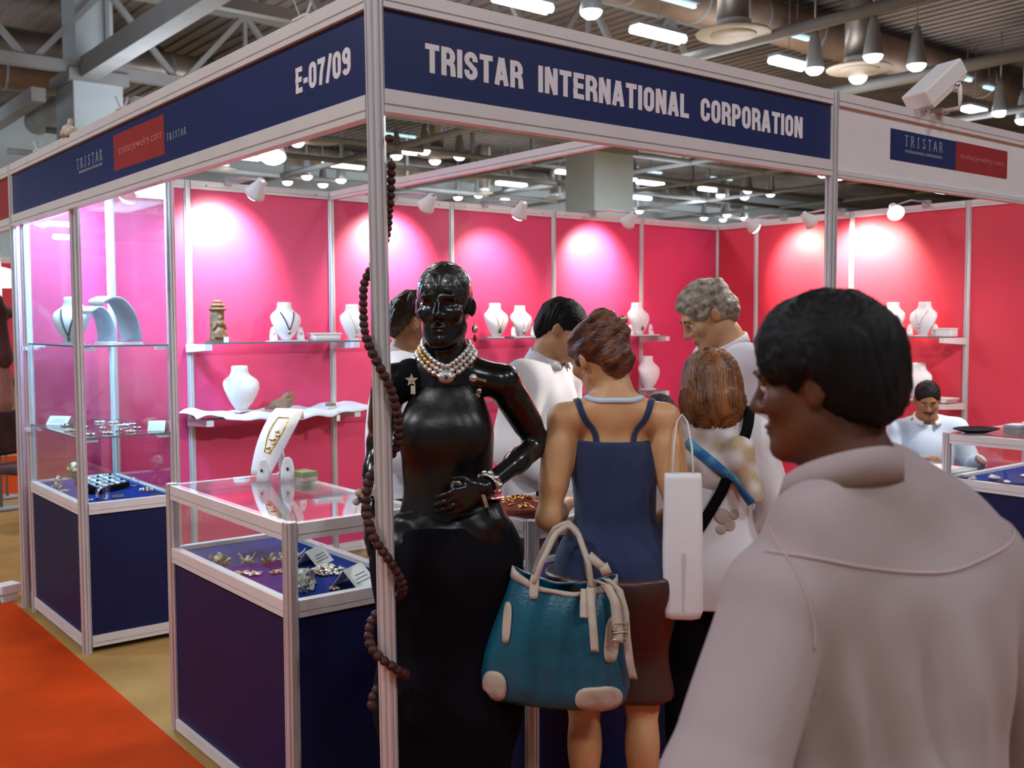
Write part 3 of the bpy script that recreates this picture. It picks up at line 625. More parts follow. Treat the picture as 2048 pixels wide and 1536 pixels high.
# columns
for lab, x0, y0, x1, y1, cap_ in (('square pale concrete column rising above the left board', 6.35, 25.2, 7.6, 26.8, True), ('square pale concrete column seen through the booth top at centre', 24.35, 25.2, 26.35, 26.8, False)):
    t = thing('hall_column', lab, 'column', ((x0+x1)/2, (y0+y1)/2, 0)); hx, hy = (x1-x0)/2, (y1-y0)/2
    MB().b2((-hx, -hy, 0), (hx, hy, 8.1)).build('shaft', M['concrete'], t, bevel=.03)
    MB().b2((-hx*.75, -hy*.75, 8.1), (hx*.75, hy*.75, 10.5)).build('upper_shaft', M['concrete'], t)
    MB().b2((-hx-.12, -hy-.12, 7.75), (hx+.12, hy+.12, 8.05)).build('collar', M['steel'], t)
# trusses along X
def truss(label, y, x0, x1, z0, z1, n, ch=.28, wb_=.14, plate=True):
    t = thing('roof_truss', label, 'truss', (0, y, 0))
    MB().b2((x0, -ch/2, z0), (x1, ch/2, z0+ch)).build('chord', M['steel'], t); MB().b2((x0, -ch/2, z1), (x1, ch/2, z1+ch)).build('chord', M['steel'], t)
    w_ = (x1-x0)/n
    for k in range(n):
        a = x0+k*w_; MB().bar((a, 0, z0+.1), (a+w_/2, 0, z1+.1), wb_, wb_).build('web', M['steel'], t); MB().bar((a+w_/2, 0, z1+.1), (a+w_, 0, z0+.1), wb_, wb_).build('web', M['steel'], t)
        MB().bar((a+w_/2, 0, z0+.1), (a+w_/2, 0, z1+.1), wb_*.7, wb_*.7).build('web', M['steel'], t)
truss('pale steel roof truss meeting the left column', 25.3, -6, 24.3, 7.95, 10.1, 8)
truss('pale steel roof truss crossing over the left board nearest the viewer', 18.0, 6.6, 22, 8.0, 10.1, 5, ch=.24)
def beam(label, a, b, w_, h_): tag(MB().bar(a, b, w_, h_).build('roof_beam', M['steel'], bevel=.01), label, 'beam')
beam('thick pale girder running from the left column towards the viewer', (6.7, 9, 8.05), (6.7, 25, 8.05), .45, .5)
beam('pale girder continuing behind the left column to the far wall', (5.6, 25.5, 7.35), (5.6, 44, 7.35), .35, .35)
beam('pale brace rising left of the column at the far upper left', (2.2, 25.3, 8.2), (4.6, 25.3, 10.3), .3, .22)
# lower grid of pale pipes
for lab, x, y0, y1, z, r in (('pale pipe behind the large round diffuser over the name board', 17.8, 8, 24.5, 8.0, .13), ('pale pipe at the top right corner of the hall roof', 23.9, 7, 24.5, 8.0, .16), ('pale roof pipe running back at the right, beyond the floodlight', 30.4, 9, 44, 8.0, .12),
                              ('pale grid pipe running back past the column, right side', 35.1, 12, 44, 8.0, .10), ('pale grid pipe above the ceiling beam at centre', 25.5, 27, 44, 8.0, .11), ('pale grid pipe left of the ceiling beam', 19.0, 24.5, 44, 8.0, .12), ('pale grid pipe far at the right behind the front post', 41, 14, 44, 8.0, .10), ('pale grid pipe farthest to the right', 47, 14, 44, 8.0, .10)):
    tag(MB().tube([(x, y0, z), (x, y1, z)], r, 10).build('roof_pipe', M['steel']), lab, 'pipe')
for lab, y, x0, x1 in (('pale cross pipe right of the centre column, nearer one', 25.95, 26.4, 60), ('pale cross pipe behind the centre column, second one', 30.1, 8, 60), ('pale cross pipe behind the centre column, third one', 34.2, 8, 60), ('pale cross pipe nearest the far wall', 39.5, 8, 60)):
    tag(MB().tube([(x0, y, 8.0), (x1, y, 8.0)], .11, 10).build('roof_pipe', M['steel']), lab, 'pipe')
h_ = 0
for x in (25.5, 30.4, 35.1, 41):
    for y in (25.95, 30.1, 34.2, 39.5):
        if x == 25.5 and y < 27: continue
        tag(MB().bar((x, y, 8.05), (x, y, 10.4), .14, .14).build('hanger', M['steel']), 'pale vertical hanger, %s long pipe, %s row of the roof grid' % (ORD[(25.5, 30.4, 35.1, 41).index(x)], ORD[(25.95, 30.1, 34.2, 39.5).index(y)]), 'hanger', 'hangers of the roof pipe grid')
# ducts
def duct(label, a, b, r, m='duct', n=24):
    t = thing('air_duct', label, 'duct', a); v = Vector(b)-Vector(a); MB().cyl((0, 0, 0), v, r, n).build('duct_tube', M[m], t)
    for u in (.12, .5, .88): q = v*u; MB().cyl((q.x, q.y, r*.9), (q.x, q.y, 10.45-a[2]), .025, 6).build('duct_hanger', M['steel'], t)
    k = max(2, int(v.length/2.4))
    for i in range(1, k):
        p = v*(i/k); MB().cyl(p-v.normalized()*.04, p+v.normalized()*.04, r*1.035, n).build('duct_ring', M['steel'], t)
duct('long brown grey air duct behind the columns', (-5, 28.4, 9.15), (40, 28.4, 9.15), .5)
duct('big brown air duct across the upper right corner', (19.5, 8.2, 9.35), (52, 8.2, 9.35), .85, 'ductbrown')
duct('brown air duct over the round diffusers', (14, 15.6, 9.75), (48, 15.6, 9.75), .55, 'ductbrown')
duct('grey blue air duct far back over the wall', (12, 43.6, 9.7), (55, 43.6, 9.7), .5)
duct('brown duct at upper left beyond the column', (-6, 33, 9.5), (9, 33, 9.5), .6, 'ductbrown')
duct('silver air duct behind the left column, running to the far wall', (9.8, 29.4, 9.7), (9.8, 42.5, 9.7), .5)
# round ceiling diffusers
def diffuser(label, px_, py_, wpx, z=8.0, first=None):
    p, k = at_z(px_, py_, z); R_ = wpx*k/FPX/2
    t = thing('ceiling_diffuser', label, 'diffuser', p)
    MB().lathe([(R_*.42, .30), (R_*.44, .30), (R_*.44, 2.6), (R_*.42, 2.6)], n=24, cap=False).build('drop_duct', M['duct'], t)
    MB().lathe([(R_*.44, .16), (R_*.47, .16), (R_*.47, .30), (R_*.44, .30)], n=24, cap=False).build('neck_ring', M['white'], t)
    MB().lathe([(R_*.30, .02), (R_*.98, .0), (R_, .03), (R_*.96, .06), (R_*.45, .16)], n=32, cap=False).build('outer_cone', M['cream'], t)
    MB().lathe([(R_*.02, .0), (R_*.60, -.03), (R_*.62, .01), (R_*.3, .08)], n=32).build('inner_cone', M['cream'], t)
    return t
for lab, x, y, wpx in (('large round cream ceiling diffuser above the name board', 1467, 70, 150), ('round cream ceiling diffuser right of the first, behind pendant lamps', 1718, 140, 128), ('round cream diffuser above the ceiling beam right of the corner post', 872, 312, 78),
                       ('round diffuser under the left board left of the corner post', 640, 285, 80), ('small far diffuser beneath the ceiling beam, left one', 968, 389, 44), ('small far diffuser beneath the ceiling beam, right one', 1108, 399, 38), ('small far diffuser over the booth back corner', 1450, 433, 38), ('far diffuser left of the corner post, low', 445, 342, 60)):
    diffuser(lab, x, y, wpx)
# pendant lamps
pend = None
def pendant(px_, py_, label, z=8.0):
    global pend
    p, k = at_z(px_, py_, z)
    if pend is None:
        pend = thing('pendant_lamp', label, 'lamp', p, group='cone pendant lamps of the hall')
        MB().lathe([(.235, 0), (.24, .02), (.215, .18), (.13, .75), (.10, .80), (.08, .95), (.0, .95)], n=20, cap=False).build('lamp_shade', M['housing'], pend)
        MB().lathe([(.0, -.15), (.12, -.135), (.20, -.07), (.232, .0), (.225, .015), (.0, .02)], n=20, cap=False).build('lamp_lens', M['lampglow'], pend)
        MB().cyl((0, 0, .9), (0, 0, 2.475), .02, 8).build('rod', M['steel'], pend)
    else: copy_tree(pend, p, label=label)
def row(pts, fmt):
    for k, (x, y) in enumerate(sorted(pts)): pendant(x, y, fmt % ORD[k])
row([(1182, 23), (1629, 138), (1746, 112), (1716, 156), (1833, 130), (2000, 224), (2046, 240)], 'glowing cone pendant lamp above the front boards, %s from the left')
row([(575, 364), (614, 353), (646, 369), (682, 360)], 'glowing cone pendant lamp under the left board by the wall top, %s from the left')
row([(595, 286)], 'glowing cone pendant lamp right next to the big booth spotlight, %s')
row([(793, 312), (849, 302), (870, 322), (919, 313)], 'glowing cone pendant lamp above the ceiling beam, %s right of the corner post')
row([(916, 395), (957, 390), (1010, 398), (1168, 351), (1152, 359)], 'glowing cone pendant lamp below the ceiling beam, %s from the left')
row([(1265, 356), (1441, 390), (1496, 381), (1489, 394), (1541, 388), (1279, 422), (1646, 349), (1678, 354)], 'glowing cone pendant lamp right of the centre column, upper rows, %s from the left')
row([(1408, 436), (1454, 430), (1446, 439), (1489, 436)], 'small far pendant lamp over the booth back corner, %s from the left')
# ceiling tube fixtures, and dim strips imitating light-washed ducts
def tubelight(px_, py_, wpx, label, dim=False, z=8.3):
    p, k = at_z(px_, py_, z); L = wpx*k/FPX/.80; kind_z = 10.45-z; t = thing('tube_or_glow_strip', label, 'lamp', p, group='tube lights of the hall')
    MB().b2((-L/2, -.17, .12), (L/2, .17, .20)).build('light_tray', M['housing'], t)
    if dim: MB().b2((-L/2, -.05, .04), (L/2, .05, .12)).build('glow_tube_or_strip', M['ductglow'], t)  # glowing strip imitates a light-washed duct part
    else:
        for s in (-.09, .09): MB().tube([(-L/2+.02, s, .03), (L/2-.02, s, .03)], .085, 10).build('glow_tube_or_strip', M['tubeglow'], t)
    MB().cyl((0, 0, .18), (0, 0, kind_z), .012, 6).build('rod', M['steel'], t)
def trow(pts, fmt, dim=False):
    for k, (x, y, w_) in enumerate(sorted(pts)): tubelight(x, y, w_, fmt % ORD[k], dim, 9.15 if dim else 8.35)
trow([(1046, 10, 112), (1317, 72, 112), (1578, 130, 84), (1949, 223, 58), (1881, 384, 36)], 'bright tube light above the front boards, %s from the left')
trow([(1352, 10, 90), (1594, 79, 58), (1977, 181, 28), (1934, 164, 24)], 'thin bluish glow strip imitating lit ducting above the front boards, %s from the left', True)
trow([(494, 317, 42), (686, 333, 72)], 'bright tube light under the left board, %s from the left')
trow([(817, 306, 44), (1023, 370, 58), (1129, 346, 32), (1156, 386, 36)], 'bright tube light around the ceiling beam, %s from the left')
trow([(799, 275, 60), (1152, 323, 38), (1302, 347, 48), (1440, 360, 58)], 'thin bluish glow strip imitating lit ducting seen through the booth top, %s from the left', True)
trow([(1301, 368, 56), (1279, 397, 48), (1416, 380, 38)], 'bright tube light right of the centre column, %s from the left')
for k, (x, y, z) in enumerate(((-10, 42, 5.6), (-13, 50-6, 5.1), (-11, 41, 5.0))):
    t = thing('tube_or_glow_strip', 'tube light over the far left aisle mirrored in the showcase glass, %s' % ('highest', 'middle', 'lowest')[k], 'lamp', (x, y, z), group='tube lights mirrored in the showcase')
    MB().b2((-1.2, -.17, .12), (1.2, .17, .20)).build('light_tray', M['housing'], t); MB().tube([(-1.15, 0, .03), (1.15, 0, .03)], .1, 10).build('glow_tube_or_strip', M['tubeglow'], t); MB().cyl((0, 0, .18), (0, 0, 10.45-z), .02, 6).build('rod', M['steel'], t)
# ------------------------------------------------------------------ neighbouring stand at the far left
f = thing('neighbour_fascia', 'red board of the next stand at the far left edge', 'sign')
MB().b2((-.006, D+.03, 2.22), (.006, 7.4, 2.455)).build('panel', M['stickred'], f); rail(f, (0, D+.03), (0, 7.4), 2.455, 2.512, name='top_rail'); rail(f, (0, D+.03), (0, 7.4), 2.16, 2.222, name='bottom_rail')
t = thing('neighbour_wall', 'dark red partition of the next stand at the far left edge', 'partition', (0, 12.5, 0))
MB().b2((.2, -.02, .9), (4, .02, 2.42)).build('panel', M['red'], t); MB().b2((.2, -.03, 2.14), (4, -.018, 2.24)).build('white_band', M['white'], t); rail(t, (.2, 0), (4, 0), 2.42, 2.5)
place_text('TH', .34, .16, (1.35, -.0305, 1.9), FRONT, M['letter'], t, bold=.02)
post(t, .2, 0, 0, 2.5); post(t, 4, 0, 0, 2.5)
t = thing('display_lamp', 'white glowing shade lamp in the next stand at the far left edge', 'lamp', (.80, 8.0, 0))
MB().lathe([(.02, 1.98), (.20, 1.96), (.22, 1.99), (.10, 2.12), (.03, 2.14)], n=20).build('lamp_shade', M['lampglow'], t); MB().cyl((0, 0, 2.1), (0, 0, 2.5), .012, 8).build('rod', M['steel'], t); MB().cyl((0, 0, 0), (0, 0, .02), .12, 16).build('base', M['steel'], t); MB().cyl((0, 0.0, 0), (0, 0, 1.98), .012, 8).build('pole', M['steel'], t)
t = thing('garment_stand', 'dark garments on a stand at the far left edge of the next stand', 'clothes rack', (.62, 7.4, 0))
MB().cyl((0, 0, 0), (0, 0, 1.9), .014, 8).build('pole', M['steel'], t); MB().cyl((0, 0, 0), (0, 0, .02), .16, 16).build('base', M['steel'], t)
SDF((-.25, -.2, .95), (.25, .2, 1.95), .02).cap((0, 0, 1.82), (0, 0, 1.35), .07, .13, k=.05).cap((-.14, 0, 1.72), (.14, 0, 1.72), .05, k=.05).disp(wob(.02, (25, 25, 6), 2)).build('garment', M['darkcloth'], t)
SDF((-.25, -.2, .75), (.25, .2, 1.5), .02).cap((.03, 0, 1.4), (.02, 0, .95), .06, .10, k=.05).disp(wob(.02, (25, 25, 6), 3)).build('garment', M['pinkcloth'], t)
t = thing('stacking_chair', 'black padded chair with thin metal legs at the far left edge', 'chair', (.62, 6.55, 0), .5)
MB().b2((-.22, -.22, .43), (.22, .22, .49)).build('seat', M['darkcloth'], t, bevel=.02)
o = MB().b2((-.22, .20, .55), (.22, .25, .92)).build('backrest', M['darkcloth'], t, bevel=.02)
for sx in (-1, 1):
    MB().tube([(sx*.21, .22, .9), (sx*.21, .20, .45), (sx*.22, .27, .01)], .011, 8).build('leg', M['chrome'], t); MB().tube([(sx*.21, -.20, .44), (sx*.22, -.26, .01)], .011, 8).build('leg', M['chrome'], t)
t = thing('floor_box', 'small white power box on the carpet edge beside the showcase', 'power box', (-.05, 4.14, 0), .3)
MB().b2((-.045, -.035, 0), (.045, .035, .05)).build('foot', M['white'], t); MB().b2((-.06, -.05, .045), (.06, .05, .10)).build('cover', M['white'], t, bevel=.006)
MB().tube([(-.05, 0, .02), (-.14, -.02, .012), (-.25, -.20, .012), (-.40, -.30, .012)], .008, 8).build('cable', M['trous'], t)
# ================================================================== DISPLAY GOODS
def loft(b, secs, n=24, p=2.3):
    """secs: (z, halfwidth, halfdepth, yoff) ; superelliptic cross sections"""
    vs = []
    for z, hw, hd, yo in secs:
        for i in range(n):
            a = 2*PI*i/n; c, s_ = math.cos(a), math.sin(a)
            vs.append((hw*math.copysign(abs(c)**(2/p), c), yo+hd*math.copysign(abs(s_)**(2/p), s_), z))
    m = len(secs); fs = [(k*n+i, k*n+(i+1) % n, (k+1)*n+(i+1) % n, (k+1)*n+i) for k in range(m-1) for i in range(n)]
    fs += [tuple(range(n-1, -1, -1)), tuple((m-1)*n+i for i in range(n))]; b.add(vs, fs, True); return b
BUST = [(0, .026, .024, .0), (.010, .034, .030, -.002), (.04, .058, .036, -.010), (.08, .082, .041, -.014), (.115, .098, .043, -.012), (.142, .102, .043, -.004), (.160, .096, .041, .003), (.174, .080, .039, .008), (.186, .062, .036, .011), (.200, .050, .034, .012), (.218, .045, .033, .012), (.236, .045, .033, .012), (.241, .040, .029, .012)]
_bust = {}
def bust(label, loc, rz=0., s=1., m='whiteplas', group='white necklace busts'):
    t = thing('necklace_bust', label, 'bust', loc, rz, group)
    key = (round(s, 3), m)
    if key not in _bust:
        b1 = loft(MB(), [(z*s+.006, w_*s, d*s, y*s) for z, w_, d, y in BUST]).mesh('bust_form'); b2 = MB().b2((-.05*s, -.035*s, 0), (.05*s, .035*s, .007)).mesh('base_plate')
        _bust[key] = (b1, b2)
    link('bust_form', _bust[key][0], M[m], t); link('base_plate', _bust[key][1], M['white'], t); return t
def bdep(x, z, s):
    zs = [q[0]*s for q in BUST]; w_ = np.interp(z, zs, [q[1]*s for q in BUST]); d = np.interp(z, zs, [q[2]*s for q in BUST]); y = np.interp(z, zs, [q[3]*s for q in BUST])
    return y-d*max(0, 1-min(1, abs(x)/w_)**2.3)**(1/2.3)-.003
def necklace(label, loc, rz, s=1., low=.075, m='trous', pend='silver', r=.0028, pr=.011):
    t = thing('necklace', label, 'necklace', loc, rz); pts = []
    for i in range(17):
        u = (i-8)/8; x = .047*s*u; z = (low+(.178-low)*abs(u)**1.05)*s+.006; pts.append((x, bdep(x, z-.006, s), z))
    MB().tube(pts, r, 6).build('cord', M[m], t)
    z = (low-.012)*s+.006; y = bdep(0, z-.006, s)-.004
    MB().ell((0, y, z), (pr*s, .005, pr*1.3*s), 12, 8).build('pendant', M[pend], t); return t
def earstand(label, loc, rz=0., s=1., dot='silver', group='white earring stands'):
    t = thing('earring_stand', label, 'earring stand', loc, rz, group)
    loft(MB(), [(0, .030*s, .018*s, 0), (.03*s, .028*s, .010*s, .004), (.07*s, .022*s, .006*s, .008), (.088*s, .014*s, .005*s, .009), (.094*s, .006*s, .003*s, .009)], 16).build('stand_form', M['whiteplas'], t)
    MB().ell((0, -.010*s, .048*s), (.006*s, .003, .008*s), 8, 6).build('earring', M[dot], t); return t
SH = 1.5055
F1 = D-.16
# ---- upper back wall shelf, left part
t = thing('carved_statue', 'small carved wooden deity column on the upper shelf at the far left', 'statue', (1.114, F1, SH))
b = SDF((-.07, -.07, -.01), (.07, .07, .28), .0045)
b.ell((0, 0, .02), (.052, .046, .028), k=.01).cap((0, .012, .03), (0, .012, .20), .046, .042, k=.01).ell((0, -.03, .065), (.03, .022, .03), k=.012).ell((0, -.032, .115), (.020, .018, .026), k=.012).ell((0, -.034, .152), (.015, .015, .018), k=.008)
b.cap((-.02, -.03, .12), (-.042, -.028, .085), .010, .008, k=.008).cap((.02, -.03, .12), (.042, -.028, .085), .010, .008, k=.008).cap((-.032, -.035, .05), (.032, -.035, .05), .014, k=.01)
b.ell((0, 0, .205), (.058, .052, .012), k=.008).ell((0, 0, .228), (.046, .042, .013), k=.006).ell((0, 0, .250), (.030, .028, .014), k=.006).ell((0, -.044, .035), (.05, .01, .01), k=.008)
b.disp(lambda X, Y, Z: .0018*np.sin(230*X)*np.sin(210*Z)*np.sin(190*Y+1)); b.cut((0, 0, -1), 0).build('carving', M['wood'], t)
MB().b2((-.055, -.05, 0), (.055, .05, .014)).build('plinth', M['wood'], t); MB().b2((.012, -.062, .0), (.042, -.056, .034)).build('price_tag', M['paper'], t)
bust('largest white bust on the left upper shelf, wearing a dark cord', (1.57, F1, SH), s=1.02); necklace('dark cord necklace with round pendant on the left upper shelf bust', (1.57, F1, SH), 0, 1.02, .062, 'navy', 'chrome', .0036, .012)
earstand('white earring stand left of the dark cord bust', (1.478, F1-.02, SH), s=.98); earstand('white earring stand right of the dark cord bust', (1.668, F1-.02, SH), s=.98)
t = thing('jewel_box', 'long low white box right of the dark cord bust', 'box', (1.845, F1-.01, SH)); loft(MB(), [(0, .098, .05, 0), (.042, .098, .05, 0)], 24, 12).build('box_body', M['white'], t); MB().b2((-.103, -.055, .04), (.103, .055, .052)).build('lid', M['white'], t, bevel=.003)
bust('slim white bust with thin chain beside the bead string', (2.068, F1, SH), s=.98); necklace('thin silver chain on the slim bust beside the bead string', (2.068, F1, SH), 0, .98, .035, 'chrome', 'chrome', .0018, .008)
# ---- behind mannequin / visitors
bust('white bust with long chain on the upper shelf right of the mannequin head', (3.289, F1, SH), s=1.05); necklace('long chain with heart pendant on the bust right of the mannequin head', (3.289, F1, SH), 0, 1.05, .055, 'gold', 'teal', .002, .014)
bust('broad white bust with brass pendant between chain bust and the man in white', (3.531, F1, SH), s=.98); necklace('pendant on the broad bust left of the man in white', (3.531, F1, SH), 0, .98, .05, 'clothw', 'brassbrown', .002, .013)
earstand('small white earring stand left of the broad bust', (3.44, F1-.03, SH), s=.85); earstand('small white earring stand right of the broad bust', (3.628, F1-.03, SH), s=.9)
bust('white bust with orange pendant on the shelf end behind the woman with pinned hair', (4.80, F1, SH), s=1.12); necklace('orange square pendant on the bust behind the woman with pinned hair', (4.80, F1, SH), 0, 1.12, .06, 'clothw', 'wood', .002, .014)
earstand('white earring stand left of the orange pendant bust', (4.69, F1-.03, SH), dot='wood'); earstand('white earring stand right of the orange pendant bust', (4.93, F1-.03, SH), dot='wood')
for k, (x, dx) in enumerate(((1.57, .24), (4.81, .34), (3.535, .26))):
    t = thing('display_tray', ['thin white tray under the dark cord bust', 'thin white tray under the orange pendant bust', 'thin dark tray under the broad bust'][k], 'tray', (x, F1-.02, SH)); MB().b2((-dx/2, -.06, 0), (dx/2, .06, .0045)).build('tray_plate', M['white' if k < 2 else 'navy'], t); MB().b2((-dx/2, -.061, 0), (dx/2, -.058, .008)).build('tray_rim', M['white'], t)
# ---- lower back wall shelf
bust('plain white bust standing on the crumpled white cloth', (1.239, D-.2, 1.072), s=1.16)
t = thing('carved_reptile', 'brown green carved reptile figure on the crumpled white cloth', 'figurine', (1.51, D-.2, 1.066))
b = SDF((-.12, -.07, -.02), (.12, .07, .14), .005).ell((0, 0, .035), (.075, .045, .04), k=.02).ell((.045, -.01, .075), (.045, .035, .035), k=.02).ell((.035, -.03, .10), (.016, .012, .016), k=.008).ell((.07, -.02, .098), (.014, .012, .014), k=.008).cap((-.03, -.04, .02), (.02, -.05, .01), .014, k=.01).cap((-.05, .0, .03), (-.10, .01, .015), .022, .008, k=.015)
b.ell((.04, -.042, .075), (.03, .006, .006), k=.004, op='s').disp(wob(.003, (120, 120, 120), 4)).build('carving', M['greenpat'], t)
t = thing('ring_box', 'tiny green and white box on the cloth edge', 'box', (1.83, D-.27, 1.062)); MB().b2((-.028, -.02, 0), (.028, .02, .014)).build('box_body', M['white'], t); MB().b2((-.028, -.02, .014), (.028, .02, .034)).build('lid', M['greenbox'], t)
t = thing('price_tag', 'small white tag hanging from the cloth edge', 'tag', (1.855, D-.325, 1.02)); MB().b2((-.012, -.002, -.04), (.012, .002, 0)).build('tag_card', M['paper'], t); MB().cyl((0, 0, 0), (0, .0, .03), .0015, 6).build('thread', M['trous'], t)
bust('plain white bust on the lower shelf above the woman navy strap', (4.93, D-.16, 1.046), s=1.15)
# ---- right wall shelves
RX = XR-.17
bust('white bust on the right wall shelf nearest the man in front', (RX, 2.02, SH), -PI/2, 1.05); bust('white bust with faint chain on the right wall shelf, farther right', (RX, 1.76, SH), -PI/2, 1.05)
necklace('thin chain on the right wall bust, farther right', (RX, 1.76, SH), -PI/2, 1.05, .07, 'chrome', 'chrome', .0018, .007)
earstand('white earring stand between the two right wall busts', (RX-.03, 1.93, SH), -PI/2, .95, 'redstone'); earstand('white earring stand left beside the chain bust on the right wall', (RX-.03, 1.855, SH), -PI/2, .98); earstand('white earring stand right beside the chain bust on the right wall', (RX-.03, 1.655, SH), -PI/2, .98)
t = thing('jewel_box', 'white box at the end of the upper right wall shelf', 'box', (RX-.02, 1.565, SH), -PI/2); MB().b2((-.06, -.05, 0), (.06, .05, .055)).build('box_body', M['white'], t, bevel=.006); MB().b2((-.063, -.053, .05), (.063, .053, .062)).build('lid', M['white'], t, bevel=.004)
bust('white bust on the lower right wall shelf behind the seated man head', (RX, 1.80, 1.021), -PI/2, 1.15)
t = thing('paper_stack', 'white folded papers on the lower right wall shelf', 'papers', (RX-.03, 1.60, 1.021), -PI/2)
for k in range(4): MB().b2((-.13+.008*k, -.09, .008*k), (.09+.006*k, .08, .008*k+.007)).build('sheet', M['paper'], t)
# ---- showcase goods
def at_in(px_, py_, z):
    """point on a shelf or bed at height z, kept inside the showcase or counter it belongs to"""
    q, k = at_z(px_, py_, z); q = q.copy()
    if abs(z-.7245) < 1e-4: q[0] = min(max(q[0], .07), .45); q[1] = min(max(q[1], .645), 1.56)
    else: q[0] = min(max(q[0], .075), .43); q[1] = min(max(q[1], 2.88), 3.72)
    return q, k
S1, S2, S3 = 1.5185, 1.0685, .7355
p = (.135, 3.32); bust('white bust in the showcase left pane, turned right', (p[0], p[1], S1), -.75, 1.0); necklace('beaded dark necklace on the showcase bust', (p[0], p[1], S1), -.75, 1.0, .03, 'trous', 'teal', .005, .010)
def arcstand(label, loc, rz, s=1., m='greyplas'):
    t = thing('arched_stand', label, 'necklace stand', loc, rz); n = 14; pts = []; nr = []
    for i in range(n):
        a = PI*.02+PI*.62*i/(n-1); pts.append((-.13*s+.14*s*math.cos(a), 0, .185*s*math.sin(a)*1.12)); nr.append((math.cos(a), 0, math.sin(a)))
    wv = [(0, .060*s*(1-.25*i/(n-1)), 0) for i in range(n)]
    MB().strip(pts, wv, .012*s, nr).build('arch_band', M[m], t)
    q = pts[-1]; MB().ell((q[0]-.012*s, 0, q[2]+.004*s), (.026*s, .042*s, .020*s), 14, 8).build('arch_roll', M['whiteplas'], t)
    MB().b2((-.03*s, -.055*s, 0), (.03*s, .055*s, .008)).build('base_plate', M['whiteplas'], t)
    b = MB()
    for i in range(9):
        a = PI*.10+PI*.42*i/8; b.ell((-.13*s+.157*s*math.cos(a), .02*s*math.sin(3*i), .205*s*math.sin(a)*1.04), (.007, .012, .007), 8, 6)
    b.build('necklace_beads', M['chrome'], t); return t
p, _ = at_in(212, 687, S1); arcstand('grey arched necklace stand in the showcase, left one', (p[0], p[1], S1), .75, .9)
p, _ = at_in(258, 688, S1); arcstand('tall grey arched necklace stand in the showcase, right one', (p[0], p[1], S1), .55, 1.12)
def pieces(pts, fmt, z, nm='brooch', cat='brooch', m=('silver', 'pearl', 'chrome'), s=1., group=None):
    for k, (x, y) in enumerate(sorted(pts)):
        p, _ = at_in(x, y, z); t = thing(nm, fmt % ORD[k] if '%' in fmt else fmt, cat, (p[0], p[1], z), k*1.3, group); r = .014*s*(1+.3*math.sin(k*2.2))
        b = MB()
        for j in range(5): a = 2*PI*j/5; b.ell((r*.8*math.cos(a), r*.8*math.sin(a), .004*s), (r*.75, r*.4, .004*s), 8, 5, Matrix.Rotation(a, 3, 'Z'))
        b.build('petals', M[m[k % len(m)]], t); MB().ell((0, 0, .006*s), (r*.45, r*.45, .006*s), 8, 5).build('stone', M[('teal', 'pearl', 'gold', 'redstone')[k % 4]], t)
pieces([(140, 862), (170, 856), (182, 870), (205, 858), (216, 867), (228, 846), (238, 862), (248, 852), (262, 864), (275, 857), (200, 845), (285, 848), (130, 852)], 'small silver brooch on the middle showcase shelf, %s from the left', S2, s=1.25)
def tent(label, px_, py_, z, rz, w_=.12, h_=.07, lines=True):
    p, _ = at_in(px_, py_, z); t = thing('price_card', label, 'card', (p[0], p[1], z), rz); th = math.radians(48)
    R = Matrix.Rotation(PI/2-th, 3, 'X'); a = Vector((0, 0, 0))
    b = MB(); b.box((0, h_/2*math.cos(th), h_/2*math.sin(th)), (w_, h_, .002), Matrix.Rotation(th, 3, 'X')); b.build('card_front', M['paper'], t)
    b = MB(); b.box((0, h_*math.cos(th)+h_*.3, h_/2*math.sin(th)), (w_, h_*.97, .002), Matrix.Rotation(-math.radians(53), 3, 'X')); b.build('card_back', M['paper'], t)
    if lines:
        for k in range(3):
            u = h_*(.28+.16*k); MB().box((.004*k, u*math.cos(th)-.0012*math.sin(th), u*math.sin(th)+.0012*math.cos(th)), (w_*(.72-.1*k), h_*.055, .0008), Matrix.Rotation(th, 3, 'X')).build('print_line', M['ink'], t)
    return t
tent('white folded card on the middle showcase shelf, left pane', 112, 850, S2, -.9, .13, .06); tent('white folded card at the right end of the middle showcase shelf', 312, 862, S2, -.5, .085, .065, False)
p, _ = at_in(212, 982, S3); t = thing('ring_tray', 'black ring tray with pale slots tilted in the showcase base', 'tray', (p[0], p[1], S3), .55)
Rt = Matrix.Rotation(.30, 3, 'X'); MB().box((0, .02, .04), (.25, .15, .028), Rt).build('tray_body', M['blackmat'], t, bevel=.004)
MB().b2((-.10, .06, 0), (.10, .085, .05)).build('tray_prop', M['blackmat'], t)
for k in range(5):
    q = Rt @ Vector((-.092+.046*k, 0, .016)); MB().box((q.x, .02+q.y, .04+q.z), (.030, .125, .006), Rt).build('tray_slot', M['clothw' if k % 2 else 'greyplas'], t)
    for j in range(3): q = Rt @ Vector((-.092+.046*k, -.04+.04*j, .024)); MB().ell((q.x, .02+q.y, .04+q.z), (.008, .008, .007), 8, 5).build('ring', M['silver' if (k+j) % 2 else 'trous'], t)
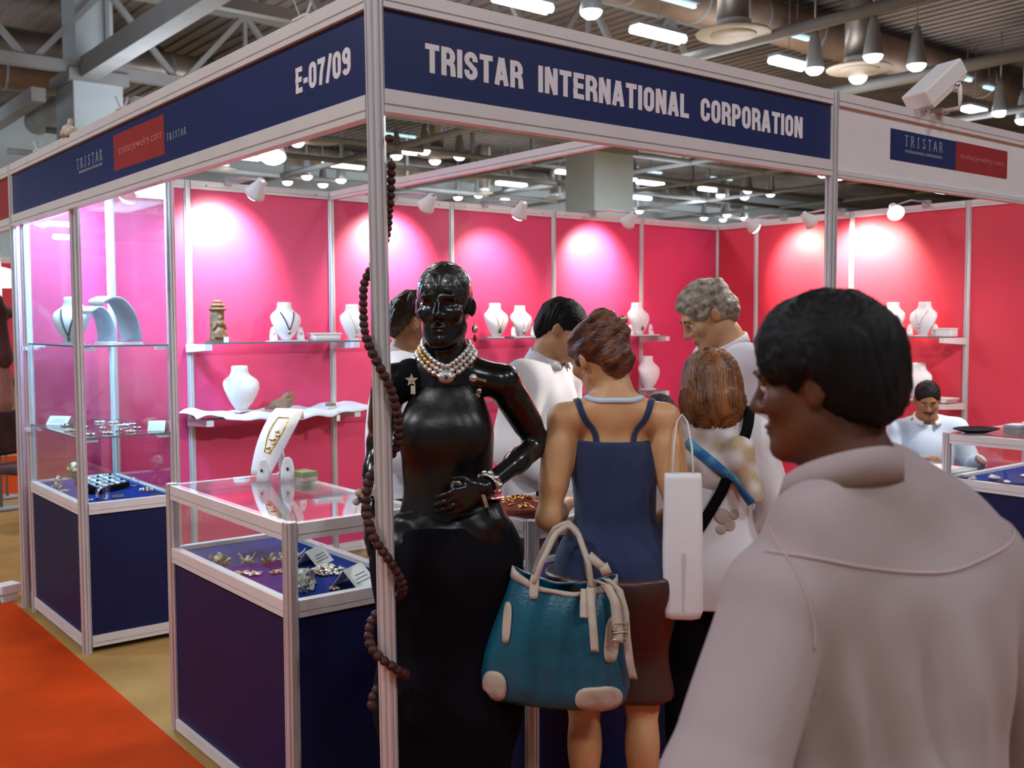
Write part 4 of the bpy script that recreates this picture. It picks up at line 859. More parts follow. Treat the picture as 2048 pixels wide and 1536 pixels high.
def bangle(label, px_, py_, z, rz, R_=.035, w_=.012, m='silver', stand=True, gap=0., balls=False, dx=0., dy=0.):
    p, _ = at_in(px_, py_, z); p = p+np.array((dx, dy, 0)); t = thing('bangle', label, 'bracelet', (p[0], p[1], z), rz); pts = []; n = 28; nr = []; wv = []
    for i in range(n+1):
        a = gap/2-PI/2+(2*PI-gap)*i/n; c, s_ = math.cos(a), math.sin(a)
        if stand: pts.append((R_*c, 0, R_*s_+R_+.002)); nr.append((c, 0, s_)); wv.append((0, w_*(1 if not gap else .6+.8*abs(math.sin(a/1))), 0))
        else: pts.append((R_*c, R_*s_, w_)); nr.append((c, s_, 0)); wv.append((0, 0, w_))
    MB().strip(pts, wv, .003, nr).build('band', M[m], t)
    if balls:
        for i in range(0, n, 3): q = pts[i]; MB().ell((q[0]*1.05, q[1]*1.05, q[2]), (.008, .008, .008), 8, 6).build('charm', M['pearl' if i % 2 else 'silver'], t)
    return t
bangle('open silver bangle standing at the left of the showcase base', 112, 978, S3, .9, .032, .006, balls=True); bangle('wide polished silver cuff in front of the ring tray', 204, 1001, S3, .5, .032, .012, 'chrome', gap=.9)
bangle('silver cuff watch shape right of the ring tray', 268, 972, S3, -.3, .022, .014, 'chrome'); bangle('red coral bracelet lying at the right of the showcase base', 293, 981, S3, 0, .03, .005, 'redstone', False, balls=True); bangle('dark bead bracelet lying before the silver cuff', 236, 994, S3, 0, .026, .004, 'greenpat', False); bangle('orange bracelet at the right front of the showcase base', 312, 992, S3, 0, .024, .004, 'wood', False)
pieces([(95, 975), (105, 985), (122, 983), (178, 1001), (118, 970)], 'tiny silver brooch on the blue showcase base, %s from the left', S3)
p, _ = at_in(160, 962, S3); t = thing('stone_ornament', 'dull round stone ornament behind the ring tray', 'ornament', (p[0], p[1]+.1, S3)); SDF((-.06, -.05, -.01), (.06, .05, .12), .006).ell((0, 0, .05), (.04, .03, .05)).disp(wob(.006, (90, 90, 90), 8)).build('stone', M['brassbrown'], t)
# ---- counter one: stand, box, insects
CT = .9925
t = thing('curved_necklace_stand', 'tall white curved stand with gold necklace on the left counter', 'necklace stand', (.405, 1.545, CT), .52)
n = 18; pts = []; nr = []; wv = []
for i in range(n):
    u = i/(n-1); y = -.02+.02*math.sin(u*3)-.01; x = -.055+.215*u**1.15; z = .012+.285*u-.035*u*u*u; pts.append((x, 0, z)); wv.append((0.0, .060*(.75+.5*math.sin(u*2.2)), 0))
for i in range(n): a = Vector(pts[min(i+1, n-1)])-Vector(pts[max(i-1, 0)]); a.normalize(); nr.append((-a.z, 0, a.x))
MB().strip(pts, wv, .010, nr).build('stand_band', M['whiteplas'], t)
MB().strip([(.160, 0, .262), (.172, 0, .25), (.177, 0, .225)], [(0, .055, 0)]*3, .008, [(.6, 0, .6)]*3).build('top_fold', M['whiteplas'], t)
MB().bar((.07, 0, .16), (.10, 0, .004), .03, .008).build('back_leg', M['whiteplas'], t)
for k, u in enumerate((.30, .36, .42, .48, .52, .56, .60)):
    i = int(u*(n-1)); q = Vector(pts[i])+Vector(nr[i])*.013; MB().ell((q.x, .012*math.sin(2.1*k)-.008, q.z), (.009, .013, .006), 8, 5).build('gold_flower', M['gold'], t)
MB().tube([tuple(Vector(pts[i])+Vector(nr[i])*.012+Vector((0, s_*.034*math.sin((i-3)/11*2.2), 0))) for s_, rg in ((1, range(5, 15)), (-1, range(14, 4, -1))) for i in rg], .0025, 6).build('gold_chain', M['gold'], t)
earstand('white earring stand left under the curved necklace stand', (.325, 1.435, CT), -.9, .95, 'teal'); earstand('white earring stand right under the curved necklace stand', (.415, 1.395, CT), -.5, 1.0, 'teal')
t = thing('ring_box', 'small olive green box behind the earring stands on the left counter', 'box', (.475, 1.37, CT), .1); MB().b2((-.035, -.045, 0), (.035, .045, .016)).build('box_body', M['cream'], t); MB().b2((-.036, -.046, .016), (.036, .046, .038)).build('lid', M['greenbox'], t, bevel=.003)
BD = .7245
def insect(label, px_, py_, rz, s=1.):
    p, _ = at_in(px_, py_, BD); t = thing('insect_brooch', label, 'brooch', (p[0], p[1], BD), rz, 'brass insect brooches in the left counter')
    MB().ell((0, 0, .014*s), (.013*s, .020*s, .012*s), 10, 7).ell((0, -.024*s, .02*s), (.009*s, .010*s, .009*s), 8, 6).build('insect_body', M['brassbrown'], t)
    for k in (-1, 1):
        b = MB(); b.ell((k*.022*s, .006*s, .032*s), (.022*s, .012*s, .0025*s), 10, 6, Matrix.Rotation(-k*.9, 3, 'Y')); b.ell((k*.016*s, .022*s, .024*s), (.015*s, .009*s, .0025*s), 10, 6, Matrix.Rotation(-k*.6, 3, 'Y')); b.build('insect_wing', M['brassbrown'], t)
    MB().ell((0, -.004*s, .026*s), (.006*s, .007*s, .005*s), 8, 5).build('pearl', M['pearl'], t)
    b = MB()
    for k in (-1, 1):
        for j in range(3): b.tube([(k*.008*s, (-.012+.012*j)*s, .012*s), (k*.02*s, (-.016+.016*j)*s, .010*s), (k*.026*s, (-.018+.018*j)*s, .001)], .0015*s, 5)
    b.build('insect_legs', M['brassbrown'], t)
for k, (x, y, s_) in enumerate(((418, 1128, .72), (447, 1130, .92), (495, 1128, .95), (535, 1130, .85), (565, 1126, .75), (597, 1118, .82))): insect('brass insect brooch in the left counter, %s in the row' % ORD[k], x, y, .4+k*1.1, s_)
pieces([(484, 1147), (508, 1150), (548, 1148), (567, 1144), (630, 1150), (645, 1143), (663, 1148), (640, 1140), (655, 1135), (672, 1140), (683, 1150), (618, 1168), (668, 1180), (648, 1152)], 'shell brooch lying in the left counter, %s from the left', BD, m=('pearl', 'silver', 'brassbrown'), s=1.35)
bangle('clear crystal cuff lying at the left counter front', 531, 1192, BD, .2, .034, .018, 'pearl', False, balls=True, dx=.075, dy=.02); bangle('silver charm cuff standing at the left counter front', 645, 1205, BD, .5, .036, .014, 'pearl', True, .8, balls=True, dx=.02, dy=.07)
tent('white price card at the back of the left counter', 652, 1128, BD, .62, .13, .075); tent('white price card at the right of the left counter', 735, 1172, BD, .55, .13, .085)
p, _ = at_in(590, 1140, BD); t = thing('star_card', 'brass star shaped plate lying on the blue felt of the left counter', 'ornament', (p[0], p[1], BD), .4); b = MB(); P5 = [(.045*(1 if k % 2 else .42)*math.cos(PI*k/5), .045*(1 if k % 2 else .42)*math.sin(PI*k/5)) for k in range(10)]; b.prism(P5, (0, 0, 0), (0, 0, .003), (0, 1, 0)); b.build('star_plate', M['brassbrown'], t)
# ---- counter two
t = thing('gold_tray', 'red rimmed tray heaped with gold pieces on the middle counter', 'tray', (.735, .305, CT), .4); MB().lathe([(.0, .0), (.10, .0), (.125, .020), (.13, .020), (.105, -.0)], n=24, cap=False).build('tray_dish', M['tray'], t)
rs = np.random.RandomState(5)
for k in range(46):
    a, r_ = rs.rand()*6.28, .105*math.sqrt(rs.rand()); MB().ell((r_*math.cos(a), r_*math.sin(a), .018+.022*(1-r_/.11)+.008*rs.rand()), (.014, .011, .004), 8, 5, Euler((rs.rand()*1.2-.6, rs.rand()*1.2-.6, rs.rand()*3)).to_matrix()).build('gold_piece', M['gold' if k % 5 else 'redstone'], t)
t = thing('spectacle_case', 'black and silver case at the back of the middle counter', 'case', (1.0, .47, CT), .3); MB().b2((-.05, -.02, 0), (.05, .02, .018)).build('case_body', M['blackmat'], t, bevel=.004); MB().b2((-.025, -.022, .005), (.025, .022, .021)).build('case_clasp', M['chrome'], t)
# ---- counter three goods
t = thing('black_dish', 'flat black oval dish on the right edge counter', 'dish', (4.20, .50, CT)); b = loft(MB(), [(0, .07, .05, 0), (.012, .11, .08, 0), (.022, .155, .11, 0), (.026, .155, .11, 0), (.018, .13, .09, 0)], 28, 2); b.build('dish_body', M['blackmat'], t)
t = thing('jewellery_stand', 'honey wood stand with pale pink jewellery at the right edge', 'stand', (4.36, .22, CT)); MB().b2((-.07, -.05, 0), (.07, .05, .05)).build('wood_base', M['woodlight'], t, bevel=.004); MB().cyl((0, 0, .05), (0, 0, .2), .012, 10).build('wood_pole', M['woodlight'], t)
b = SDF((-.12, -.06, .12), (.08, .06, .42), .006).cap((0, 0, .19), (-.045, 0, .36), .028, .02, k=.02).ell((-.05, 0, .37), (.025, .022, .025), k=.01).cap((-.01, 0, .23), (-.05, -.01, .21), .013, .01, k=.01).disp(wob(.006, (110, 110, 110), 2)); b.build('jewellery_piece', M['pinkcloth'], t)
for k in range(7): MB().ell((-.008-.006*k, -.024, .2+.024*k), (.012, .008, .01), 8, 6).build('bead_flower', M['whiteplas'], t)
t = thing('grey_box', 'grey box beside the honey wood stand', 'box', (4.33, .34, CT)); MB().b2((-.06, -.04, 0), (.06, .04, .045)).build('box_body', M['steel'], t); MB().b2((-.062, -.042, .04), (.062, .042, .052)).build('lid', M['greyplas'], t)
for k, (x, y, r_) in enumerate(((4.17, .50, .030), (4.22, .33, .024), (4.30, .44, .034), (4.36, .27, .028), (4.42, .13, .034), (4.50, .36, .030), (4.24, .15, .022), (4.60, .20, .03))):
    t = thing('shell_piece', 'white shell on the blue bed of the right edge counter, %s' % ORD[k], 'shell', (x, y, BD), k*.9)
    MB().ell((0, 0, r_*.35), (r_, r_*.75, r_*.35), 12, 7).build('shell_body', M['whiteplas' if k % 3 else 'pearl'], t); MB().ell((r_*.4, 0, r_*.6), (r_*.4, r_*.35, r_*.25), 10, 6).build('shell_knob', M['pearl' if k % 2 else 'whiteplas'], t)
# ---- desk at the back right
t = thing('white_desk', 'white topped desk in front of the seated man', 'desk', (4.13, .88, 0)); MB().b2((-.42, -.24, .715), (.37, .25, .75)).build('tabletop', M['white'], t, bevel=.004); MB().b2((-.40, -.22, .62), (.35, .23, .715)).build('apron', M['steel'], t)
for sx in (-1, 1):
    for sy in (-1, 1): MB().b2((sx*.36-.02-.02, sy*.2-.02, 0), (sx*.36, sy*.2+.02, .62)).build('leg', M['steel'], t)
for k, (x, y, rz, lab) in enumerate(((4.03, .93, .3, 'white sheet on the desk at the left'), (4.22, .98, -.2, 'folder of papers on the desk before the seated man'), (4.30, .80, .5, 'white sheet on the desk nearest the counter'), (4.10, .76, 1.1, 'loose sheet on the desk front edge'))):
    o = thing('paper_sheet', lab, 'paper', (x, y, .7505), rz); MB().b2((-.105, -.075, 0), (.105, .075, .003+.009*(k == 1))).build('sheet', M['paper' if k != 1 else 'greyplas'], o)
    if k == 1: MB().b2((-.10, -.07, .0122), (.10, .07, .016)).build('top_sheet', M['paper'], o)
# ---- bead string wound round the corner post
t = thing('bead_string', 'long string of dark red seed beads winding down the corner post', 'beads', (0, 0, 0))
K = [(300, 100, .040), (440, 130, .036), (490, 180, .040), (545, 245, .046), (620, 275, .044), (690, 338, .046), (750, 392, .044), (800, 425, .043), (860, 462, .042), (905, 540, .042), (940, 612, .046), (985, 632, .048), (1050, 690, .05), (1100, 745, .046), (1150, 800, .046), (1180, 850, .045), (1200, 900, .044), (1225, 972, .046), (1255, 1000, .05), (1295, 1082, .05), (1330, 1150, .05), (1355, 1260, .046), (1380, 1335, .046), (1402, 1352, .044)]
ky = [k[0] for k in K]; S = np.linspace(300, 1402, 1600); A = np.interp(S, ky, [k[1] for k in K]); Rr = np.interp(S, ky, [k[2] for k in K]); A = np.convolve(np.pad(A, 25, 'edge'), np.ones(51)/51, 'valid')
to = Vector((-.5157, -.857, 0)).normalized(); ri = Vector((.857, -.5157, 0)); P = []
for y, a, r_ in zip(S, A, Rr):
    z = 2.5-(y+18.7)*2.5/1837; lx, ly = LEAN(z); a = math.radians(a); P.append(Vector((lx, ly, z))+to*math.cos(a)*r_+ri*math.sin(a)*r_)
MB().tube(P[::8], .0022, 5).build('thread', M['bead'], t)
bm_ = [MB().ell((0, 0, 0), (q, q, q*.86), 10, 7).mesh('bead') for q in (.0105, .0132, .0150)]; acc = 0; last = P[0]
bead_pts = [(Vector((.0225, -.036, 2.5-(266+18.7)*2.5/1837)), 1)]
for i, q in enumerate(P):
    acc += (q-last).length; last = q
    big = 0 if S[i] < 470 and S[i] > 400 else (1 if S[i] < 640 else 2)
    if acc > (.016, .019, .0215)[big]: bead_pts.append((q, big)); acc = 0
for q, g in bead_pts: o = link('bead', bm_[g], M['bead'], t); o.location = q; o.rotation_euler = (random.random(), random.random(), 0)
# ================================================================== PEOPLE
def rotm(yaw=0., pitch=0., roll=0.):
    """yaw>0 turns to the own right, pitch>0 bows forward, roll>0 tilts to the own right"""
    return np.array((Matrix.Rotation(-yaw, 3, 'Z') @ Matrix.Rotation(-pitch, 3, 'X') @ Matrix.Rotation(roll, 3, 'Y')))
NV = np.array
def hand(f, w, d, nrm, th, s=1., curl=(.25, .35, .25), spread=.05, rad=1.):
    """w wrist, d finger direction, nrm palm facing, th direction of the thumb side"""
    w, d, nrm, th = (NV(v, float) for v in (w, d, nrm, th)); d /= np.linalg.norm(d); th -= d*(th@d); th /= np.linalg.norm(th); nrm = nrm-d*(nrm@d)-th*(nrm@th); nrm /= np.linalg.norm(nrm)
    for o, ln, ps in ((.030, .070, .082), (.0105, .080, .088), (-.0095, .074, .084), (-.0285, .058, .075)):
        kn = w+d*ps*s+th*o*s; f.cap(w+d*.012*s+th*o*.55*s, kn, .0135*s, .0110*s, k=.010)
        dd = d+th*o*spread*20*.2; dd /= np.linalg.norm(dd); a = 0; p = kn
        for seg, c, r0, r1 in ((.46, curl[0], .0092, .0084), (.31, curl[1], .0084, .0075), (.23, curl[2], .0075, .0062)):
            a += c; q = p+(dd*math.cos(a)+nrm*math.sin(a))*ln*seg*s; f.cap(p, q, r0*s*rad, r1*s*rad, k=.004); p = q
    p = w+d*.022*s+th*.022*s; q = p+(d*.60+th*.70+nrm*.25)*.042*s; f.cap(p, q, .0135*s, .0105*s, k=.010); e = q+(d*.85+th*.25+nrm*.35)*.030*s; f.cap(q, e, .0100*s, .0075*s, k=.004)
def headshape(f, c, R, s=1., fem=False, ears=True, face=True):
    c = NV(c, float); R = NV(R); P = lambda x, y, z: c+R@NV((x, y, z), float)*s
    jw = .9 if fem else 1.
    f.ell(P(0, -.012, .030), NV((.073, .094, .085))*s, R, k=.03); f.ell(P(0, .020, -.045), NV((.057*jw, .066, .076))*s, R, k=.03)
    for k in (-1, 1):
        f.cap(P(k*.049*jw, .0, -.058), P(k*.018, .066, -.098), .0145*s, .0135*s, k=.03)
        if face: f.ell(P(k*.042, .058, -.022), NV((.020, .018, .018))*s, R, k=.025)
    f.ell(P(0, .076, -.096), NV((.017, .015, .014))*s, R, k=.02)
    if face:
        f.cap(P(-.036, .076, .022), P(.036, .076, .022), .011*s, k=.018)
        for k in (-1, 1): f.ell(P(k*.031, .098, .003), NV((.019, .022, .011))*s, R, k=.012, op='s')
        f.cap(P(0, .083, .014), P(0, .106, -.028), .0075*s, .0115*s, k=.012)
        for k in (-1, 1): f.ell(P(k*.012, .094, -.032), NV((.009, .011, .008))*s, R, k=.008)
        f.ell(P(0, .084, -.060), NV((.022, .013, .006))*s, R, k=.006); f.ell(P(0, .082, -.071), NV((.019, .013, .0065))*s, R, k=.006); f.ell(P(0, .100, -.0655), NV((.024, .010, .0022))*s, R, k=.004, op='s')
    if ears:
        for k in (-1, 1):
            Re = R@NV(Matrix.Rotation(k*.35, 3, 'Z'))@NV(Matrix.Rotation(.2, 3, 'X')); f.ell(P(k*.077, -.012, -.006), NV((.0085, .018, .027))*s, Re, k=.008); f.ell(P(k*.086, -.004, -.004), NV((.007, .009, .016))*s, Re, k=.006, op='s')
def person(name, label, loc, heading, S=1., fem=False, lean=0., head=(0, 0, 0), armL=None, armR=None, skin='skinm', seat=None, h=.0065, hz=None, cat='person', legs=None, handL=None, handR=None, face=True, arm_r=1., ears=True, thin=1., shz=None, noff=(0, 0)):
    """local frame: +Y forward, +X own right. arms: (elbow, wrist); seat: hip height"""
    t = thing(name, label, cat, loc, -heading); zh = .93; dz = 0 if seat is None else seat-zh
    cl, sl = math.cos(lean), math.sin(lean)
    T = lambda p: NV((p[0], p[1]*cl+(p[2]-zh)*sl, zh+(p[2]-zh)*cl-p[1]*sl+dz))*S
    Rl = NV(Matrix.Rotation(-lean, 3, 'X'))
    f = SDF((-.42*S, -.34*S, -.01), (.42*S, .62*S, (1.80+dz)*S), h, hz); J = {}
    sx = (.158 if fem else .188)*(thin if not fem else 1); hipx = .088; shz = shz or (1.40 if fem else 1.395)
    # torso
    E = lambda c, r, k=.05: f.ell(T(c), NV(r)*S*NV((thin, thin, 1)), Rl, k=k)
    if fem:
        E((0, .0, 1.245), (.124, .088, .165)); E((0, -.005, 1.08), (.112, .082, .13)); E((0, -.005, .93), (.158, .110, .13))
        for k in (-1, 1): E((k*.062, .062, 1.255), (.050, .040, .055), .05)
        for k in (-1, 1): E((k*.075, -.055, .90), (.075, .065, .085), .04)
    else: E((0, .0, 1.235), (.156, .106, .18)); E((0, .0, 1.07), (.142, .100, .15)); E((0, -.005, .93), (.155, .110, .13))
    for k in (-1, 1):
        f.cap(T((k*.03, -.02, 1.425)), T((k*sx, -.005, shz)), (.050 if fem else .055)*S, (.046 if fem else .055)*S, k=.04); f.cap(T((k*.02+noff[0]*.9, -.03, 1.465)), T((k*.11+noff[0]*.4, -.02, 1.405)), .026*S, .030*S, k=.04)
    f.cap(T((noff[0]*.3, -.02, 1.40)), T((noff[0], .0, 1.52)), .055*S, (.046 if fem else .054)*S, k=.05)
    # head
    Rh = Rl@rotm(*head); npv = T((noff[0], noff[1]-.012, 1.50)); hc = npv+Rh@NV((0, .022, .112))*S; J['head'] = hc; J['Rh'] = Rh
    f.cap(npv, hc+Rh@NV((0, -.015, -.03))*S, (.045 if fem else .053)*S, .050*S, k=.03)
    headshape(f, hc, Rh, S*1.0, fem, ears, face)
    # arms
    for sd, arm, hd in ((-1, armL, handL), (1, armR, handR)):
        sh = T((sd*sx, -.005, shz)); J['sh'+('L' if sd < 0 else 'R')] = sh
        if arm is None: arm = ((sd*(sx+.05), -.03, 1.13), (sd*(sx+.055), .04, .88))
        e, w = NV(arm[0], float)*S, NV(arm[1], float)*S; J['el'+('L' if sd < 0 else 'R')] = e; J['wr'+('L' if sd < 0 else 'R')] = w
        a = arm_r*S*(.85 if fem else 1); f.cap(sh, e, .050*a, .040*a, k=.025); f.cap(sh*.7+e*.3, sh*.35+e*.65, .049*a, .043*a, k=.03); f.cap(e, e*.55+w*.45, .040*a, .038*a, k=.02); f.cap(e*.6+w*.4, w, .037*a, .026*a, k=.02)
        d = (w-e)/np.linalg.norm(w-e); hd = hd or {}
        dd = NV(hd.get('d', d), float); n_ = NV(hd.get('n', (-sd, 0, 0)), float); th = NV(hd.get('t', (0, 1, .2)), float)
        hand(f, w, dd, n_, th, S*(.92 if fem else 1.02), hd.get('curl', (.25, .35, .25)))
    # legs
    for sd in (-1, 1):
        if legs: hp, kn, an, toe = [NV(q, float)*S*NV((sd if i_ < 9 else 1, 1, 1)) for i_, q in enumerate(legs)]
        elif seat is None: hp, kn, an, toe = [NV(q)*S for q in ((sd*hipx, 0, .88), (sd*.092, .015, .49), (sd*.09, -.02, .09), (sd*.105, .14, .03))]
        else: hp, kn, an, toe = [NV(q)*S for q in ((sd*hipx, .0, seat-.02), (sd*.12, .42, seat), (sd*.11, .38, .09), (sd*.12, .53, .03))]
        f.cap(hp, kn, .085*S, .052*S, k=.04); f.cap(kn, an, .050*S, .036*S, k=.02); cv = kn*.68+an*.32+NV((0, -.018, 0))*S; f.ell(cv, NV((.050, .052, .10))*S, k=.03)
        f.cap(an+NV((0, -.025, -.05))*S, toe, .034*S, .026*S, k=.02); f.cap(an, an+NV((0, -.01, -.04))*S, .036*S, .036*S, k=.015)
        J['hip'+('L' if sd < 0 else 'R')] = hp; J['kn'+('L' if sd < 0 else 'R')] = kn; J['an'+('L' if sd < 0 else 'R')] = an; J['toe'+('L' if sd < 0 else 'R')] = toe
    body = f.build('body', M[skin], t)
    J.update(T=T, S=S, t=t, f=f, Rl=Rl, sx=sx, body=body, fem=fem, dz=dz, thin=thin, shz=shz, noff=noff); return J
def headchild(J, o):
    o.parent = J['t']; o.matrix_local = Matrix.Translation(Vector(J['head'])) @ Matrix([list(r)+[0] for r in J['Rh']]+[[0, 0, 0, 1]]) @ Matrix.Scale(J['S'], 4); return o
def eyes(J, brow='brow', lip='lip', moustache=None, mouth=True):
    for k in (-1, 1):
        e = headchild(J, MB().ell((k*.031, .0705, .003), (.0125, .0125, .0105), 12, 8).build('eye', M['eyew'])); i_ = headchild(J, MB().ell((k*.031, .0795, .002), (.0055, .0042, .0055), 10, 6).build('iris', M['iris']))
        headchild(J, MB().tube([(k*.014, .0885, .021), (k*.030, .0885, .027), (k*.048, .076, .022)], [.0035, .0042, .002], 6).build('eyebrow', M[brow]))
        headchild(J, MB().tube([(k*.018, .080, .008), (k*.031, .0835, .0115), (k*.045, .074, .007)], [.0025, .004, .0025], 6).build('eyelid', M[J['body'].data.materials[0].name] if J['body'].data.materials[0].name in M else J['body'].data.materials[0]))
    if mouth: headchild(J, MB().ell((0, .0895, -.060), (.020, .0065, .0042), 12, 6).ell((0, .0880, -.0700), (.0175, .007, .0050), 12, 6).build('lips', M[lip]))
    if moustache: headchild(J, MB().tube([(-.028, .080, -.056), (-.015, .0945, -.049), (0, .0985, -.0465), (.015, .0945, -.049), (.028, .080, -.056)], [.003, .0055, .0045, .0055, .003], 8).build('moustache', M[moustache]))
def hair(J, kind, m, grow=1., seed=1):
    f = SDF((-.15, -.20, -.24), (.15, .16, .19), .0045)
    if kind in ('short', 'curly', 'thick'):
        g = {'short': 0, 'curly': .008, 'thick': .013}[kind]*grow
        f.ell((0, -.016, .036), (.079+g, .100+g, .087+g), k=.01); f.ell((0, -.075, -.02), (.060+g*.6, .040+g*.6, .06), k=.03)
        f.ell((0, .163, -.032), (.128, .125, .121), k=.012, op='s')
        for k in (-1, 1): f.ell((k*.095, .004, -.030), (.036, .030, .050), k=.010, op='s'); f.ell((k*.09, .055, -.05), (.05, .055, .07), k=.01, op='s')
        f.cut((0, .45, -1), .042+(.012 if kind == 'thick' else 0))
        if kind == 'curly': f.disp(wob(.0065, (75, 75, 75), seed))
        else: f.disp(lambda X, Y, Z: .0022*np.sin(95*np.arctan2(X+.02, Y+.06)+40*Z)+.0015*np.sin(60*X+120*Y))
    if kind == 'updo':
        f.ell((0, -.016, .034), (.081, .102, .090), k=.01); f.ell((0, -.085, -.03), (.058, .045, .065), k=.03); f.ell((.005, -.070, .085), (.050, .052, .045), k=.025); f.ell((.02, -.102, .04), (.042, .035, .05), k=.02)
        f.cap((-.02, -.09, .11), (.045, -.10, .07), .018, .012, k=.015); f.cap((.02, -.06, .125), (-.035, -.085, .105), .014, .010, k=.012)
        f.ell((0, .175, -.035), (.115, .120, .118), k=.012, op='s')
        for k in (-1, 1): f.ell((k*.095, .006, -.035), (.034, .030, .050), k=.010, op='s')
        f.cut((0, .4, -1), .062); f.disp(lambda X, Y, Z: .003*np.sin(70*Z+45*Y+25*X)+.002*np.sin(160*Z-60*X+30*Y))
    if kind == 'bob':
        f.ell((0, -.018, .030), (.088, .104, .092), k=.01); f.ell((0, -.035, -.07), (.102, .098, .125), k=.04); f.cut((0, .12, -1), .165)
        f.ell((0, .17, -.07), (.085, .135, .16), k=.015, op='s'); f.ell((0, -.03, -.20), (.07, .07, .10), k=.01, op='s')
        f.disp(lambda X, Y, Z: (.0028*np.sin(70*np.arctan2(X, -Y-.02)+14*Z)+.0018*np.sin(140*np.arctan2(X, -Y-.02)-9*Z))*(1+Z*-2))
    return headchild(J, f.build('hair', M[m]))
def torso_cloth(J, name, m, hem, grow=.018, sleeves=None, seed=1, wr=.005, neck=.052, tuck=False, h=.008, low=.165, nz=1.48, vneck=False, fold=None, pleat=0., sk=.03):
    """shirt following the body: hem height, sleeves: fraction of arm covered (1 = upper arm, 2 = to wrist)"""
    T, S, Rl = J['T'], J['S'], J['Rl']; th = J['thin']; allp = [J['shL'], J['shR'], J['elL'], J['elR'], J['wrL'], J['wrR']]
    lo = np.min(allp, 0)-.14; hi = np.max(allp, 0)+.14; lo[2] = min(lo[2], (hem+J['dz'])*S-.06); hi[2] = T((0, 0, 1.56))[2]+.06; lo[1] = min(lo[1], -.26); hi[1] = max(hi[1], .26); lo[0] = min(lo[0], -.3); hi[0] = max(hi[0], .3)
    f = SDF(lo, hi, h); g = grow
    E = lambda c, r, k=.06: f.ell(T(c), (NV(r)+g)*S*NV((th, th, 1)), Rl, k=k)
    if J['fem']:
        E((0, .0, 1.245), (.124, .088, .165)); E((0, -.005, 1.08), (.114, .086, .14)); E((0, -.005, .93), (.158, .112, .14))
        for k in (-1, 1): E((k*.062, .060, 1.255), (.048, .038, .053), .05); E((k*.07, -.055, .90), (.075, .066, .085), .04)
    else: E((0, .0, 1.235), (.156, .108, .18)); E((0, .0, 1.07), (.150, .108, .17)); E((0, -.005, .92), (.157, .115, .15))
    if low is not None and hem < .9: f.cap(T((-.06, 0, .95)), T((-.06, 0, hem-.05)), low*.72*S, low*.75*S, k=.05); f.cap(T((.06, 0, .95)), T((.06, 0, hem-.05)), low*.72*S, low*.75*S, k=.05)
    for k, s_ in ((-1, 'L'), (1, 'R')):
        if sleeves is not None or not J['fem']: f.cap(T((k*.03, -.02, 1.42)), T((k*J['sx'], -.005, J['shz'])), (.050+g*.6)*S, ((.046 if J['fem'] else .054)+g*.8)*S, k=.05); f.cap(T((k*.03+J['noff'][0]*.9, -.03, 1.445)), T((k*.12+J['noff'][0]*.4, -.02, 1.405)), (.028+g*.3)*S, (.032+g*.5)*S, k=.04)
        if sleeves:
            sh, e, w = J['sh'+s_], J['el'+s_], J['wr'+s_]; a = S*(.85 if J['fem'] else 1)
            e1 = sh+(e-sh)*min(1, sleeves); f.cap(sh, e1, (.054+g*.8)*a, (.046+g*.8)*a, k=sk)
            if sleeves > 1: f.cap(e, e+(w-e)*(sleeves-1), (.046+g)*a, (.034+g*.8)*a, k=.02)
    f.cap(T((0, -.02, 1.36)), T((J['noff'][0]*.8, -.012, 1.450)), (.058+g*.5)*S, (.053+g*.1)*S, k=.03) if name == 'shirt' else None
    f.disp(wob(wr, (10, 12, 6), seed)); f.disp(wob(wr*.5, (26, 26, 14), seed+20)); ff = fold or wr*1.3; fn_ = wob(ff, (20, 20, 4), seed+40); f.disp(lambda X, Y, Z: fn_(X, Y, Z)-ff*.35)
    if pleat: f.disp(lambda X, Y, Z: pleat*(np.sin(70*X+2.2*np.sin(7*Z+3*X)+1.3*np.sin(11*Z))*np.clip((1.30*S-Z)*8, 0, 1)*np.clip((.20*S-np.abs(X))*14, 0, 1)-.4))
    f.cut((0, 0, -1), -(hem+J['dz'])*S)
    nk = T((0, .02, nz)); f.cap(nk, nk+Rl@NV((0, .01, .20)), neck*S, (neck+.05)*S, k=.012, op='s')
    if vneck: a = T((0, .10, 1.40)); f.cap(a, T((0, .13, 1.50)), .012*S, .05*S, k=.01, op='s')
    J[name] = f; return f.build(name, M[m], J['t'])
def leg_cloth(J, name, m, top=1.0, bot=.06, grow=.018, seed=3, skirt=False, wr=.005, h=.011, flare=1.):
    T, S = J['T'], J['S']; pts = [J[k+s] for k in ('hip', 'kn', 'an') for s in 'LR']; lo = np.min(pts, 0)-.17; hi = np.max(pts, 0)+.19; hi[2] = max(hi[2], (top+J['dz'])*S+.05)
    f = SDF(lo, hi, h)
    if J['fem']:
        f.ell(T((0, -.005, .93)), (NV((.160, .112, .14))+grow)*S, J['Rl'], k=.05)
        for k in (-1, 1): f.ell(T((k*.07, -.055, .89)), (NV((.078, .068, .09))+grow)*S, J['Rl'], k=.04)
    else: f.ell(T((0, -.005, .93)), (NV((.157, .113, .15))+grow)*S, J['Rl'], k=.05)
    for s in 'LR':
        hp, kn, an = J['hip'+s], J['kn'+s], J['an'+s]; f.cap(hp, kn, (.088+grow)*S, (.060+grow)*S*flare, k=.06 if not skirt else .14); f.cap(kn, an, (.060+grow)*S*flare, (.052+grow)*S*flare, k=.03 if not skirt else .14)
    f.disp(wob(wr, (12, 12, 7), seed)); f.cut((0, 0, 1), (top+J['dz'])*S); f.cut((0, 0, -1), -bot*S); J[name] = f; return f.build(name, M[m], J['t'])
